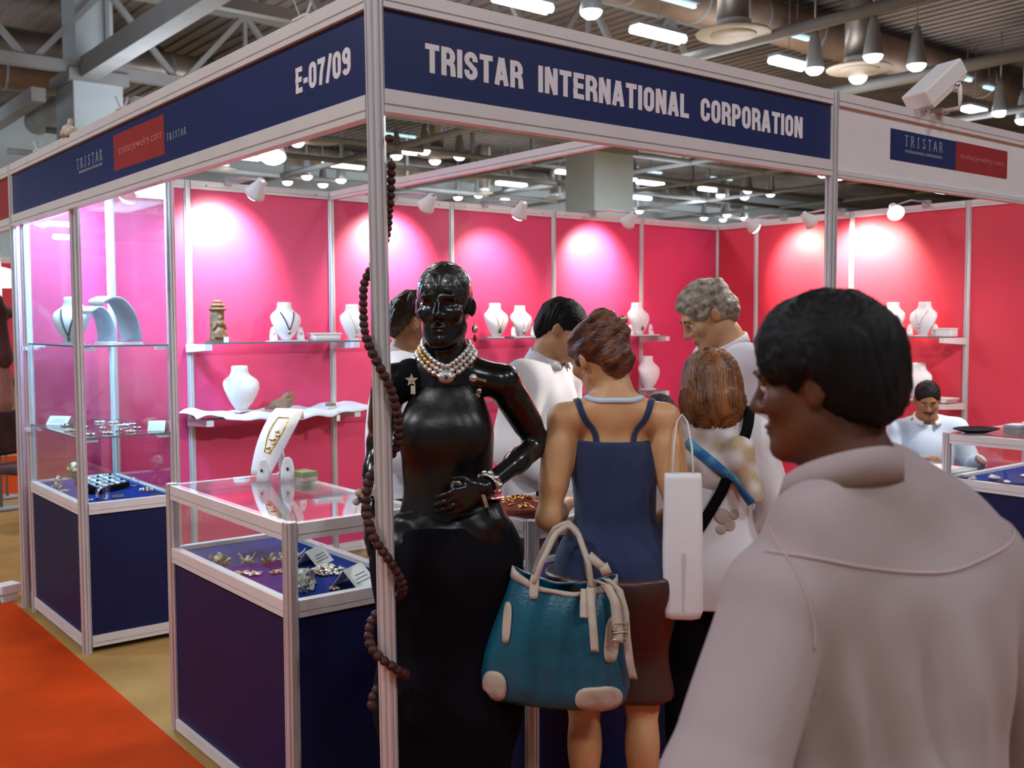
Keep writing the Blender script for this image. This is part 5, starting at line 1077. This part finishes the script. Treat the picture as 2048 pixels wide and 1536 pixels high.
def shoes(J, m):
    for s in 'LR':
        a, b_ = J['an'+s], J['toe'+s]; f = SDF(np.minimum(a, b_)-.09, np.maximum(a, b_)+.09, .008); f.cap(a+NV((0, -.03, -.052)), b_, .043, .036, k=.02).cap(a+NV((0, -.01, -.05)), a+NV((0, -.01, -.02)), .042, .044, k=.02).cut((0, 0, -1), -.002); f.build('shoe', M[m], J['t'])
def collar(J, m, r=.068, stand=.034, fall=.050, tilt=.18, open_=.55, z=1.468, ry=.95):
    """shirt collar: stand band and turned-down fall round the neck"""
    T, S, Rl = J['T'], J['S'], J['Rl']; n = 40; vs = []; prof = [(.000, -.012), (.001, stand), (.006, stand+.006), (.013, stand), (.022, stand-fall*.75), (.017, stand-fall*.72), (.009, stand-.008), (.006, -.012)]
    for i in range(n):
        u = i/(n-1); a = -PI/2+(open_/2)+(2*PI-open_)*u+PI      # gap at +Y
        a = PI/2+open_/2+(2*PI-open_)*u; fr = (1+math.sin(a))/2
        for dr, dz in prof:
            q = (r+dr*(1.0+.35*fr)); dzz = dz*(1-.25*fr)-(.030*fr); p = NV((q*math.cos(a)+J['noff'][0], q*ry*math.sin(a)-.004+J['noff'][1], 0)); P0 = T((p[0], p[1], z+dzz+tilt*(-p[1])*.5)); vs.append(tuple(P0))
    k = len(prof); fs = [(i*k+j, i*k+(j+1) % k, (i+1)*k+(j+1) % k, (i+1)*k+j) for i in range(n-1) for j in range(k)]+[tuple(range(k)), tuple(range((n-1)*k+k-1, (n-1)*k-1, -1))]
    b = MB(); b.add(vs, fs, True); return b.build('collar', M[m], J['t'])
def surf_band(f, pts, w_, off, th, m, name, parent, closed=False):
    """flat strap laid on a sculpted surface along a poly line"""
    P = f.project(pts, off); N = f.grad(P); n = len(P); wv = []
    for i in range(n):
        tg = P[min(i+1, n-1)]-P[max(i-1, 0)]; tg /= max(np.linalg.norm(tg), 1e-9); v = np.cross(N[i], tg); wv.append(v/np.linalg.norm(v)*w_)
    return MB().strip(P, wv, th, N).build(name, M[m], parent)
def lerp_pts(K, n=24):
    K = NV(K, float); d = np.concatenate([[0], np.cumsum(np.linalg.norm(np.diff(K, axis=0), axis=1))]); u = np.linspace(0, d[-1], n); return np.stack([np.interp(u, d, K[:, i]) for i in range(3)], 1)
def W2L(J, p):
    t = J['t']; h_ = t.rotation_euler.z; d = NV(p, float)-NV(t.location); c, s_ = math.cos(h_), math.sin(h_); return NV((d[0]*c+d[1]*s_, -d[0]*s_+d[1]*c, d[2]))
def at_d(x, y, d): return CAM+(_fw+_R*(x-1024)/FPX-_U*(y-768)/FPX)*d
BACK = YAW; FACE = YAW+PI
def rebase(J, o_list, name, label, cat, origin, group=None):
    """turn pieces built in the figure's local frame into a thing of their own, based at origin"""
    t = J['t']; org = Vector([float(v) for v in origin]); rz = t.rotation_euler.z
    r = thing(name, label, cat, Vector(t.location)+Matrix.Rotation(rz, 3, 'Z') @ org, rz, group)
    for o in o_list: o.parent = r; o.data.transform(Matrix.Translation(-org))
    return r
# ---------------------------------------------------------------- black mannequin
ml = at_d(893, 900, 3.0)
Jm = person('mannequin', 'glossy black female mannequin in a long black dress behind the corner post', (ml[0], ml[1], 0), FACE, 1.04, True, 0., (.14, 0, 0), ((-.262, -.09, 1.215), (-.112, .135, 1.125)), ((.205, -.13, 1.215), (.222, -.01, 1.03)),
            'black', h=.0052, cat='mannequin', handL=dict(d=(.82, .12, -.38), n=(.1, -1, -.1), t=(.35, .1, .9), curl=(.15, .3, .2)), handR=dict(d=(.02, .15, -1), n=(-.9, .2, 0), t=(-.2, .95, .1), curl=(.2, .3, .25)), thin=.93)
f = SDF((-.13, -.17, -.16), (.13, .13, .16), .0045); f.ell((0, -.014, .034), (.0775, .100, .088), k=.01).ell((0, -.07, -.01), (.055, .045, .06), k=.03).ell((0, .17, -.045), (.105, .115, .118), k=.012, op='s')
for k in (-1, 1): f.ell((k*.095, .008, -.02), (.033, .028, .045), k=.01, op='s')
f.cut((0, .45, -1), .040); f.disp(lambda X, Y, Z: .0016*np.sin(110*np.arctan2(X, Y+.02)+20*Z)); headchild(Jm, f.build('sculpted_hair', M['blackhair']))
torso_cloth(Jm, 'dress_top', 'blackcloth', .93, .016, seed=4, wr=.004, neck=.070, nz=1.455)
leg_cloth(Jm, 'long_skirt', 'blackmat', 1.01, .01, .02, skirt=True, seed=6, wr=.006, flare=1.15)
f = SDF((.02, -.18, 1.30), (.30, .18, 1.56), .006); f.cap(Jm['shR']+NV((-.060, .0, .010)), Jm['shR']+NV((.006, -.005, -.030)), .056, .052, k=.02).disp(wob(.005, (40, 40, 25), 9)); Jm['sl'] = f; f.build('draped_sleeve', M['blackmat'], Jm['t'])
f = SDF((-.22, -.2, .92), (.22, .24, 1.12), .007); 
for k, z in enumerate((1.05, 1.025, 1.0)): f.cap((-.12, .055, z+.02), (.12, .062, z-.02+.004*k), .055, .052, k=.03)
f.ell((0, 0, 1.02), (.155, .118, .055), k=.03).disp(wob(.006, (24, 24, 60), 12)); f.build('waist_drape', M['blackcloth'], Jm['t'])
fb = Jm['f']; ft = Jm['dress_top']
fu = SDF((-.42, -.34, .9), (.42, .62, 1.8), .008); fu.F = np.minimum(*[np.array(q.val(np.stack(np.meshgrid(fu.x, fu.y, fu.z, indexing='ij'), -1).reshape(-1, 3))).reshape(fu.F.shape) for q in (fb, ft)]).astype(np.float32)
def front_hit(J, fld, px_, py_, d=3.0):
    a = W2L(J, CAM); b = W2L(J, at_d(px_, py_, d)); q = a+(b-a)*.86; return fld.hit(q, b-a)
# necklace: collar of silver and gold plates
ring = [(.082, -.040, 1.572), (.071, -.003, 1.548), (.060, .025, 1.529), (.043, .040, 1.511), (.022, .049, 1.496), (.002, .051, 1.486), (-.016, .050, 1.489), (-.035, .044, 1.502), (-.053, .034, 1.516), (-.068, .016, 1.534), (-.080, -.035, 1.566)]
P = lerp_pts(ring, 24); P = fu.project(P, .007); N = fu.grad(P); parts = []
for i, (p_, n_) in enumerate(zip(P, N)):
    tg = P[min(i+1, 23)]-P[max(i-1, 0)]; tg /= np.linalg.norm(tg); v = np.cross(n_, tg); R = Matrix((tg, v, n_)).transposed()
    for j, off in enumerate((-.015, .0, .015)):
        parts.append(MB().ell(tuple(p_+v*off+n_*.003), (.0095, .0088, .0065), 9, 6, R).build('necklace_plate', M['gold' if (i < 9 and j == 1) else 'silver'], None))
q = P[12]; n_ = N[12]; parts.append(MB().ell(tuple(q+n_*.008+NV((0, 0, -.016))), (.024, .010, .019), 14, 8).build('centre_plate', M['silver'], None)); parts.append(MB().ell(tuple(q+n_*.016+NV((0, 0, -.016))), (.007, .005, .006), 10, 6).build('centre_stone', M['teal'], None))
rebase(Jm, parts, 'necklace', 'wide silver and gold collar necklace on the black mannequin', 'necklace', P[12])
def onfig(px_, py_, off=.003): p_ = front_hit(Jm, fu, px_, py_); n_ = fu.grad(p_)[0]; return p_+n_*off, n_
def frame(n_, ang=0.):
    z = Vector(n_); x = Vector((0, 0, 1)).cross(z).normalized(); y = z.cross(x); return (Matrix((x, y, z)).transposed()) @ Matrix.Rotation(ang, 3, 'Z')
p_, n_ = onfig(823, 759, .012); F_ = frame(n_); b = MB(); st = [(.019*(1 if k % 2 == 0 else .45)*math.cos(PI/2+PI*k/5), .019*(1 if k % 2 == 0 else .45)*math.sin(PI/2+PI*k/5), z) for z in (0, .005) for k in range(10)]
b.add([tuple(F_ @ Vector(v)+Vector(p_)) for v in st], [tuple(range(10))[::-1], tuple(range(10, 20))]+[(k, (k+1) % 10, 10+(k+1) % 10, 10+k) for k in range(10)])
a_ = [b.build('star', M['pearl'], None)]; q = Vector(p_)+F_ @ Vector((.004, -.028, .004)); a_.append(MB().box(q, (.013, .024, .005), F_).build('drop_plate', M['pearl'], None)); a_.append(MB().ell(Vector(p_)+F_ @ Vector((0, 0, .006)), (.004, .004, .003), 8, 5).build('centre_stone', M['silver'], None))
rebase(Jm, a_, 'star_brooch', 'pale star brooch with a hanging plate on the mannequin chest, left', 'brooch', p_)
p_, n_ = onfig(946, 756, .008); F_ = frame(n_); a_ = [MB().ell(p_, (.013, .013, .005), 14, 8, F_).build('brooch_disc', M['silver'], None), MB().box(Vector(p_)+F_ @ Vector((.024, -.004, .002)), (.030, .007, .004), F_ @ Matrix.Rotation(-.25, 3, 'Z')).build('brooch_bar', M['brassbrown'], None)]
rebase(Jm, a_, 'bar_brooch', 'round silver brooch with a bar on the mannequin chest, upper right', 'brooch', p_)
p_, n_ = onfig(957, 780, .009); F_ = frame(n_); a_ = [MB().ell(p_, (.010, .010, .006), 12, 7, F_).build('brooch_disc', M['silver'], None), MB().box(Vector(p_)+F_ @ Vector((-.008, -.020, .002)), (.015, .024, .004), F_ @ Matrix.Rotation(-.5, 3, 'Z')).build('drop_plate', M['pearl'], None)]
rebase(Jm, a_, 'drop_brooch', 'silver brooch with slanted hanging plate on the mannequin chest, lower right', 'brooch', p_)
def armband(J, s, frac, r, w_, m, n=22):
    e, wv = J['el'+s], J['wr'+s]; c = e+(wv-e)*frac; ax = Vector(wv-e).normalized(); R = ax.to_track_quat('Z', 'Y').to_matrix(); return MB().lathe([(r, -w_), (r+.003, -w_), (r+.003, w_), (r, w_)], c, n, R, cap=False), Vector(c), R
b, c, R = armband(Jm, 'L', .93, .031, .012, 'silver'); a_ = [b.build('band', M['silver'], None)]
for k in range(10): q = c+R @ Vector((.035*math.cos(k*.628), .035*math.sin(k*.628), 0)); a_.append(MB().ell(q, (.009, .009, .009), 8, 6).build('charm', M['chrome' if k % 2 else 'silver'], None))
q = c+R @ Vector((.0, .0, .0))+Vector((.012, .03, -.042)); a_.append(MB().box(q, (.010, .006, .040), Matrix.Rotation(.3, 3, 'Y')).build('hanging_plate', M['brassbrown'], None))
rebase(Jm, a_, 'bracelet', 'silver flower bracelet with hanging plate on the mannequin bent wrist', 'bracelet', c)
p_, n_ = onfig(911, 969, .012); F_ = frame(n_); a_ = [MB().lathe([(.007, 0), (.016, 0), (.0165, .004), (.008, .006)], p_, 20, F_, cap=False).build('ring_face', M['pearl'], None), MB().ell(p_+n_*.004, (.0075, .0075, .005), 12, 7, F_).build('ring_stone', M['teal'], None), MB().lathe([(.0085, -.016), (.0105, -.016), (.0105, .0), (.0085, .0)], p_, 14, F_, cap=False).build('ring_band', M['silver'], None)]
rebase(Jm, a_, 'flower_ring', 'round white ring with dark green centre on the mannequin hand', 'ring', p_)
b, c, R = armband(Jm, 'R', .80, .036, .008, 'pearl'); a_ = [b.build('band', M['cream'], None)]
for k in range(8): q = c+R @ Vector((.042*math.cos(k*.785), .042*math.sin(k*.785), .012*math.sin(k*2))); a_.append(MB().ell(q, (.012, .012, .012), 8, 6).build('stone_bead', M['cream'], None))
rebase(Jm, a_, 'stone_bracelet', 'cream stone bracelet on the mannequin lowered wrist behind the post', 'bracelet', c)
e0 = Jm['head']+Jm['Rh']@NV((-.085, -.006, -.045))*1.04; a_ = [MB().tube([tuple(e0), tuple(e0+NV((0, 0, -.03)))], .0018, 6).build('hook', M['silver'], None), MB().ell(e0+NV((0, 0, -.022)), (.009, .006, .012), 10, 7).build('drop_plate', M['silver'], None), MB().ell(e0+NV((0, 0, -.048)), (.006, .006, .011), 8, 6).build('drop_stone', M['redstone'], None)]
rebase(Jm, a_, 'earring', 'silver and red drop earring at the mannequin ear', 'earring', e0)
# ---------------------------------------------------------------- woman with pinned hair, from behind
wl = at_d(1228, 1000, 3.08)
Jw = person('person', 'woman with pinned auburn hair in navy strap top seen from behind, carrying a turquoise bag', (wl[0], wl[1], 0), BACK+.04, .955, True, .06, (-.66, .28, -.24), ((-.205, -.05, 1.10), (-.145, .20, 1.10)), ((.195, -.04, 1.10), (.13, .18, 1.04)), 'skinl', h=.006, handL=dict(d=(.3, 1, .1), n=(0, 0, -1), t=(1, 0, 0)), handR=dict(d=(-.5, 1, 0), n=(0, 0, -1), t=(-1, 0, 0)), arm_r=1.1)
hair(Jw, 'updo', 'hairauburn', seed=2); eyes(Jw)
headchild(Jw, MB().cyl((.035, -.125, .075), (.055, -.118, .070), .012, 10).build('hair_clip', M['brassbrown']))
def cutcloth(J, name, m, top, hem, grow, seed, **k):
    o = torso_cloth(J, name, m, hem, grow, seed=seed, **k); f = J[name]; f.cut((0, 0, 1), top*J['S']); me = f.mesh(name); me.materials.append(M[m]); o.data = me; return o
cutcloth(Jw, 'strap_top', 'tank', 1.335, .885, .012, 11, wr=.004, neck=.02, nz=1.6)
leg_cloth(Jw, 'knee_skirt', 'brownsatin', .93, .52, .012, skirt=True, seed=13, wr=.006, flare=.92)
for k in (-1, 1): surf_band(Jw['f'], lerp_pts([(k*.10, .085, 1.30), (k*.105, .05, 1.38), (k*.105, .0, 1.44), (k*.10, -.05, 1.42), (k*.085, -.09, 1.36), (k*.070, -.11, 1.30)], 26)*.955, .009, .002, .004, 'tank', 'top_strap', Jw['t'])
surf_band(Jw['f'], lerp_pts([(-.07, .10, 1.30), (-.085, .06, 1.42), (-.075, -.01, 1.46), (-.045, -.06, 1.468), (0, -.075, 1.47), (.045, -.06, 1.468), (.075, -.01, 1.46), (.085, .06, 1.42), (.07, .10, 1.30)], 40)*.955, .0075, .0015, .0025, 'shirtblue', 'lanyard', Jw['t'])
shoes(Jw, 'brownleather'); headchild(Jw, MB().ell((-.083, -.005, -.04), (.004, .004, .004), 8, 6).build('ear_stud', M['chrome']))
# turquoise handbag on her forearm
bl = at_d(1107, 1398, 2.93); hb = thing('handbag', 'turquoise leather handbag with cream trim hanging from the woman arm', 'handbag', bl, -BACK); hb.rotation_euler = Euler((0, math.radians(5), -BACK))
BZ = [0, .02, .06, .12, .2, .28, .34, .37]; BW = [.185, .205, .212, .208, .188, .165, .150, .146]; BD_ = [.075, .09, .098, .098, .088, .07, .052, .045]
def bagy(x, z):
    w_ = np.interp(z, BZ, BW); d = np.interp(z, BZ, BD_); u = min(1, abs(x)/w_); pl = .0075*math.sin(62*x+2.0*math.sin(9*z))*min(1, z/.06)*(1-u**4); return -d*(1-u**2.6)**(1/2.6)-pl
n = 96; vs = []; ZZ = np.linspace(0, .37, 26)
for z in ZZ:
    w_ = np.interp(z, BZ, BW); d = np.interp(z, BZ, BD_)
    for i in range(n):
        a = 2*PI*i/n; c, s_ = math.cos(a), math.sin(a); x = w_*math.copysign(abs(c)**(2/2.6), c); y = d*math.copysign(abs(s_)**(2/2.6), s_); u = abs(x)/w_
        y += (1 if y > 0 else -1)*.0075*math.sin(62*x+2.0*math.sin(9*z))*min(1, z/.06)*(1-u**4); zz = z-(.045*(1-u**2)*(z/.37)**6)
        vs.append((x, y, zz))
b = MB(); b.add(vs, [(k*n+i, k*n+(i+1) % n, (k+1)*n+(i+1) % n, (k+1)*n+i) for k in range(25) for i in range(n)]+[tuple(range(n-1, -1, -1))], True)
o = b.build('bag_body', M['bluetote'], hb); m_ = o.modifiers.new('s', 'SOLIDIFY'); m_.thickness = .004; m_.offset = -1
b = MB(); vs = [];  nn = 64
for z0 in (.345, .372):
    for i in range(nn):
        a = 2*PI*i/nn; c, s_ = math.cos(a), math.sin(a); w_ = np.interp(z0, BZ, BW)+.004; d = np.interp(z0, BZ, BD_)+.006; x = w_*math.copysign(abs(c)**.77, c); u = abs(x)/w_; vs.append((x, d*math.copysign(abs(s_)**.77, s_)+(1 if s_ > 0 else -1)*.0075*math.sin(62*x+2.0*math.sin(9*z0))*(1-min(1, u)**4), z0-(.045*(1-u**2)*(z0/.37)**6)))
b.add(vs, [(i, (i+1) % nn, nn+(i+1) % nn, nn+i) for i in range(nn)], True); o = b.build('top_trim', M['cream'], hb); m_ = o.modifiers.new('s', 'SOLIDIFY'); m_.thickness = .005
def patch(poly, name, m, th=.004):
    cx = sum(p[0] for p in poly)/len(poly); cz = sum(p[1] for p in poly)/len(poly); vs = []; k = len(poly); R_ = (0.02, .35, .7, 1.)
    for t_ in (.0015, .0015+th):
        for r_ in R_:
            for p in poly: x, z = cx+(p[0]-cx)*r_, cz+(p[1]-cz)*r_; vs.append((x, bagy(x, z)-t_, z))
    L = len(R_); fs = []
    for s_ in range(2):
        o_ = s_*L*k
        for j in range(L-1):
            for i in range(k): fs.append((o_+j*k+i, o_+j*k+(i+1) % k, o_+(j+1)*k+(i+1) % k, o_+(j+1)*k+i))
    for i in range(k): fs.append(((L-1)*k+i, (L-1)*k+(i+1) % k, (2*L-1)*k+(i+1) % k, (2*L-1)*k+i))
    fs.append(tuple(range(L*k, L*k+k))); b = MB(); b.add(vs, fs, True); return b.build(name, M[m], hb)
def ov(cx, cz, rx, rz, n=22, p=2.4): return [(cx+rx*math.copysign(abs(math.cos(2*PI*i/n))**(2/p), math.cos(2*PI*i/n)), cz+rz*math.copysign(abs(math.sin(2*PI*i/n))**(2/p), math.sin(2*PI*i/n))) for i in range(n)]
patch(ov(.120, .040, .068, .040), 'corner_patch', 'cream'); patch(ov(-.172, .045, .034, .046), 'corner_patch', 'cream'); patch(ov(.142, .205, .022, .062, p=3), 'side_patch', 'cream'); patch(ov(-.152, .225, .012, .055, p=3), 'side_patch', 'cream')
for x, zt in ((-.085, .345), (.075, .345)): patch(ov(x, zt-.012, .013, .032, 16, 4), 'handle_tab', 'cream')
Lw = [(.015, .06, .52)]
b = MB()
for sy, nm in ((-1, 0), (1, 1)):
    pts = [(-.085, sy*.052, .34), (-.07, sy*.05, .40), (-.035, sy*.035+.03, .475), (.0, .03+sy*.02, .500), (.03, .03+sy*.025, .475), (.060, sy*.05, .41), (.075, sy*.052, .34)]
    P_ = lerp_pts(pts, 26); N_ = []; W_ = []
    for i in range(26):
        tg = P_[min(i+1, 25)]-P_[max(i-1, 0)]; tg /= np.linalg.norm(tg); W_.append((0, .004, 0)); nv = np.cross(tg, (0, 1, 0)); N_.append(nv/np.linalg.norm(nv))
    MB().tube(P_, .0085, 10).build('handle', M['cream'], hb)
def strap(pts, w_, m='cream', name='strap', n=20):
    P_ = lerp_pts(pts, n); W_ = [(w_, 0, 0)]*n; N_ = [(0, -1, 0)]*n; return MB().strip(P_, W_, .004, N_).build(name, M[m], hb)
strap([(.070, -.060, .345), (.073, -.082, .31), (.082, -.108, .25), (.092, -.118, .185)], .011, name='hanging_strap'); strap([(.055, -.06, .34), (.054, -.080, .31), (.056, -.098, .27)], .011, name='hanging_strap')
strap([(.080, -.055, .365), (.115, -.055, .355), (.140, -.075, .315), (.150, -.088, .26), (.155, -.10, .21)], .014, name='side_strap'); strap([(.112, -.05, .372), (.150, -.055, .345), (.170, -.07, .29), (.178, -.082, .23), (.195, -.085, .15), (.21, -.08, .105)], .011, name='side_strap')
MB().lathe([(.010, -.014), (.016, -.014), (.016, .014), (.010, .014)], (.108, -.045, .395), 16, Matrix.Rotation(PI/2-.5, 3, 'Y'), cap=False).build('handle_ring', M['cream'], hb); MB().cyl((.060, -.04, .43), (.115, -.045, .388), .013, 12).build('handle_roll', M['cream'], hb)
for z in (.235, .215): MB().tube([(.135, -.104, z), (.178, -.094, z+.004), (.180, -.090, z+.028), (.137, -.100, z+.026), (.135, -.104, z)], .0022, 6).build('buckle', M['brassbrown'], hb)
# ---------------------------------------------------------------- man behind the corner post
p = at_d(800, 800, 4.08)
Ja = person('person', 'man in white shirt half hidden behind the corner post and mannequin, facing right', (p[0], p[1], 0), BACK+PI/2-.15, 1.015, False, .06, (.0, .16, 0), ((-.25, -.03, 1.13), (-.20, .16, .96)), ((.25, -.02, 1.13), (.20, .18, .98)), 'skinm', h=.0075)
hair(Ja, 'short', 'hairdb'); eyes(Ja); torso_cloth(Ja, 'shirt', 'shirtw', .90, .022, 2., seed=21, wr=.008); collar(Ja, 'shirtw'); leg_cloth(Ja, 'trousers', 'trous', .98, .05, seed=22); shoes(Ja, 'blackmat')
# ---------------------------------------------------------------- man behind the middle counter
p = at_d(1084, 800, 4.24)
Jb = person('person', 'man in open necked white shirt behind the middle counter, looking down to the right', (p[0], p[1], 0), BACK+PI/2+.45, 1.005, False, .06, (-.25, .38, .05), ((-.26, .0, 1.13), (-.17, .22, 1.03)), ((.26, .0, 1.13), (.17, .22, 1.03)), 'skinm', h=.007)
hair(Jb, 'short', 'hairb', 1.6); eyes(Jb); torso_cloth(Jb, 'shirt', 'shirtw', .88, .028, 2., seed=23, wr=.010, vneck=True); collar(Jb, 'shirtw', .070, open_=1.0); leg_cloth(Jb, 'trousers', 'trous', .98, .05, seed=24); shoes(Jb, 'blackmat')
# ---------------------------------------------------------------- woman with copper bob
p = at_d(1424, 1000, 3.36)
Jc = person('person', 'woman with copper bob in white top and printed scarf seen from behind', (p[0], p[1], 0), BACK+.12, .885, True, .10, (-.1, .16, 0), ((-.235, -.02, 1.10), (-.19, .19, 1.02)), ((.24, .0, 1.12), (.14, .22, 1.10)), 'skinl', h=.0075)
hair(Jc, 'bob', 'haircopper', seed=3).scale = (1.06, 1.06, .98); eyes(Jc); torso_cloth(Jc, 'white_top', 'shirtw', .80, .022, 1.7, seed=25, wr=.008); leg_cloth(Jc, 'trousers', 'blackmat', .95, .05, seed=26); shoes(Jc, 'blackmat')
headchild(Jc, MB().tube([(-.085, .03, .075), (-.06, .05, .108), (0, .06, .124), (.06, .05, .108), (.085, .03, .075)], .007, 8).build('hair_band', M['trous']))
f = SDF((-.34, -.28, 1.0), (.34, .28, 1.42), .007); T = Jc['T']; S_ = .905
f.ell(T((0, -.01, 1.31)), NV((.165, .130, .125))*S_, Jc['Rl'], k=.03)
for k in (-1, 1): f.cap(T((k*.02, -.02, 1.44)), T((k*.165, -.01, 1.40)), .075*S_, .066*S_, k=.04)
f.cap(T((.09, -.12, 1.36)), T((.155, -.13, 1.16)), .045, .030, k=.03); f.disp(wob(.010, (26, 26, 30), 31)); f.cut((.25, 0, -1), -1.10*S_)
nk = T((0, .02, 1.47)); f.cap(nk, nk+NV((0, .03, .2)), .06, .11, k=.02, op='s'); f.build('scarf', M['scarf'], Jc['t']); Jc['scarf'] = f
surf_band(f, lerp_pts([T((-.10, -.10, 1.40)), T((-.03, -.14, 1.34)), T((.05, -.15, 1.27)), T((.13, -.16, 1.18))], 26), .017, .0015, .002, 'aqua', 'scarf_stripe', Jc['t'])
fw_ = Jc['white_top']
for k, (x, z, r_) in enumerate(((.035, 1.13, .026), (.085, 1.135, .017), (.06, 1.115, .013), (.03, 1.085, .017), (.065, 1.10, .02))):
    q = fw_.project([T((x, -.14, z))], .002)[0]; nq = fw_.grad(q)[0]; MB().ell(q, (r_, r_*.95, .003), 14, 6, frame(nq)).build('flower_print', M['cream'], Jc['t'])
sb = [lerp_pts([T((.13, -.02, 1.49)), T((.115, -.10, 1.44)), T((.085, -.15, 1.34)), T((.03, -.165, 1.22)), T((-.06, -.155, 1.08)), T((-.14, -.12, .98))], 34)]
o = surf_band(fw_, sb[0], .017, .022, .004, 'blackmat', 'strap', None); o2 = SDF((-.34, -.2, .68), (-.12, .16, 1.0), .008).ell((-.215, -.03, .86), (.055, .10, .10), k=.01).disp(wob(.004, (20, 20, 20), 2)).build('bag_body', M['blackmat'], None)
rebase(Jc, [o, o2], 'shoulder_bag', 'black shoulder bag with wide strap across the copper haired woman back', 'bag', (-.215, -.03, .77))
wbp = at_d(1364, 1236, 3.0); t = thing('shopping_bag', 'long white folded shopping bag hanging beside the copper haired woman', 'bag', (wbp[0], wbp[1], wbp[2]), -BACK-.1)
loft(MB(), [(0, .035, .022, 0), (.006, .052, .03, 0), (.03, .060, .035, 0), (.20, .058, .032, 0), (.41, .054, .024, 0), (.425, .052, .020, 0)], 28, 5).build('bag_body', M['shirtw'], t)
for s_ in (-1, 1): MB().tube([(-.03, s_*.016, .42), (-.026, s_*.012+.02, .50), (-.015, .05, .57), (.0, .06, .59), (.015, .05, .57), (.026, s_*.012+.02, .50), (.03, s_*.016, .42)], .0025, 6).build('bag_handle', M['shirtw'], t)
MB().b2((-.0015, -.0375, .03), (.0015, -.030, .20)).build('fold_line', M['shirtgrey'], t)
# ---------------------------------------------------------------- man with grey curls
p = at_d(1484, 700, 3.98)
Jd = person('person', 'man with grey curly hair in pale shirt bowing his head, in profile', (p[0], p[1], 0), BACK-PI/2-.12, 1.045, False, .12, (.05, .45, 0), ((-.26, .02, 1.12), (-.12, .24, 1.04)), ((.26, .0, 1.12), (.14, .24, 1.02)), 'skinm', h=.007)
hair(Jd, 'curly', 'hairgrey', 1.1, 5); eyes(Jd, 'hairdb'); torso_cloth(Jd, 'shirt', 'shirtgrey', .86, .026, 2., seed=27, wr=.008, vneck=True); collar(Jd, 'shirtgrey', .072, open_=1.0); leg_cloth(Jd, 'trousers', 'trous', .98, .05, seed=28); shoes(Jd, 'blackmat')
# ---------------------------------------------------------------- foreground man from behind
p = at_d(1768, 1100, 1.50)
Je = person('person', 'man with thick black hair in pale pink shirt nearest the viewer, head turned left', (p[0], p[1], 0), BACK-.40, .96, False, .06, (-.60, .10, -.10), ((-.318, -.035, 1.05), (-.345, .05, .80)), ((.325, -.035, 1.05), (.35, .05, .80)), 'skindd', h=.0055, hz=.0065, shz=1.296, thin=1.01, noff=(-.055, 0))
hair(Je, 'thick', 'hairb', 1.15, 7); eyes(Je); torso_cloth(Je, 'shirt', 'shirtpink', .74, .026, 2., seed=29, wr=.011, neck=.02, nz=1.60, h=.0065, fold=.014, pleat=.0080, sk=.010); collar(Je, 'shirtpink', .074, stand=.040, fall=.062, tilt=.22, z=1.458); leg_cloth(Je, 'trousers', 'trous', .98, .05, seed=30, h=.014); shoes(Je, 'blackmat')
fs_ = Je['shirt']; T = Je['T']
MB().tube(fs_.project(NV([T((.225*math.sin(a), -.01-.15*math.cos(a), 1.345+.03*math.sin(a)**2)) for a in np.linspace(-1.45, 1.45, 60)]), .0005), .0026, 6).build('yoke_seam', M['seam'], Je['t'])
for k in (-1, 1): MB().tube(fs_.project(lerp_pts([T((k*.200, -.01, 1.40)), T((k*.204, -.08, 1.34)), T((k*.195, -.12, 1.24))], 30), .0005), .0018, 6).build('armhole_seam', M['seam'], Je['t'])
# ---------------------------------------------------------------- seated man and woman
p = at_d(1848, 850, 6.75)
Jf = person('person', 'seated man with moustache in pale blue shirt behind the white desk', (p[0], p[1], 0), FACE+.12, .985, False, .12, (.15, .28, .05), ((-.30, .08, 1.13-.46), (-.26, .30, 1.20-.45)), ((.24, .10, 1.13-.46), (.10, .34, 1.20-.44)), 'skind', seat=.47, h=.008)
hair(Jf, 'short', 'hairb', 1.5); eyes(Jf, moustache='brow'); torso_cloth(Jf, 'shirt', 'shirtblue', .86, .014, 1.9, seed=31, wr=.008, vneck=True); collar(Jf, 'shirtw', .070, open_=.9); leg_cloth(Jf, 'trousers', 'trous', .98, .05, seed=32); shoes(Jf, 'blackmat')
def chair(label, J, x=0., m='blackmat'):
    t = J['t']; r = thing('visitor_chair', label, 'chair', Vector(t.location)+Matrix.Rotation(t.rotation_euler.z, 3, 'Z') @ Vector((0, -.02, 0)), t.rotation_euler.z)
    MB().b2((-.24, -.22, .335), (.24, .30, .385)).build('seat', M[m], r, bevel=.02); MB().b2((-.24, -.25, .46), (.24, -.21, .90)).build('backrest', M[m], r, bevel=.015)
    for s_ in (-1, 1):
        MB().tube([(s_*.23, -.235, .88), (s_*.235, -.23, .36), (s_*.24, -.27, .01)], .012, 8).build('leg', M['chrome'], r); MB().tube([(s_*.23, .26, .34), (s_*.24, .30, .01)], .012, 8).build('leg', M['chrome'], r); MB().tube([(s_*.25, -.23, .60), (s_*.27, .0, .62), (s_*.26, .22, .60), (s_*.24, .27, .36)], .013, 8).build('armrest', M[m], r)
chair('black chair under the seated man at the desk', Jf)
p = at_d(1316, 800, 5.35)
Jg = person('person', 'seated dark haired woman partly hidden between the two women', (p[0], p[1], 0), FACE-.1, .97, True, .05, (0, .1, 0), None if 0 else ((-.22, .05, 1.13-.46), (-.12, .26, 1.1-.46)), ((.22, .05, 1.13-.46), (.12, .26, 1.1-.46)), 'skinl', seat=.49, h=.009)
hair(Jg, 'bob', 'hairb', seed=9); eyes(Jg); torso_cloth(Jg, 'blouse', 'shirtblue', .84, .02, 1.6, seed=33); leg_cloth(Jg, 'trousers', 'trous', .95, .05, seed=34); shoes(Jg, 'blackmat'); chair('black chair under the seated woman inside the booth', Jg)
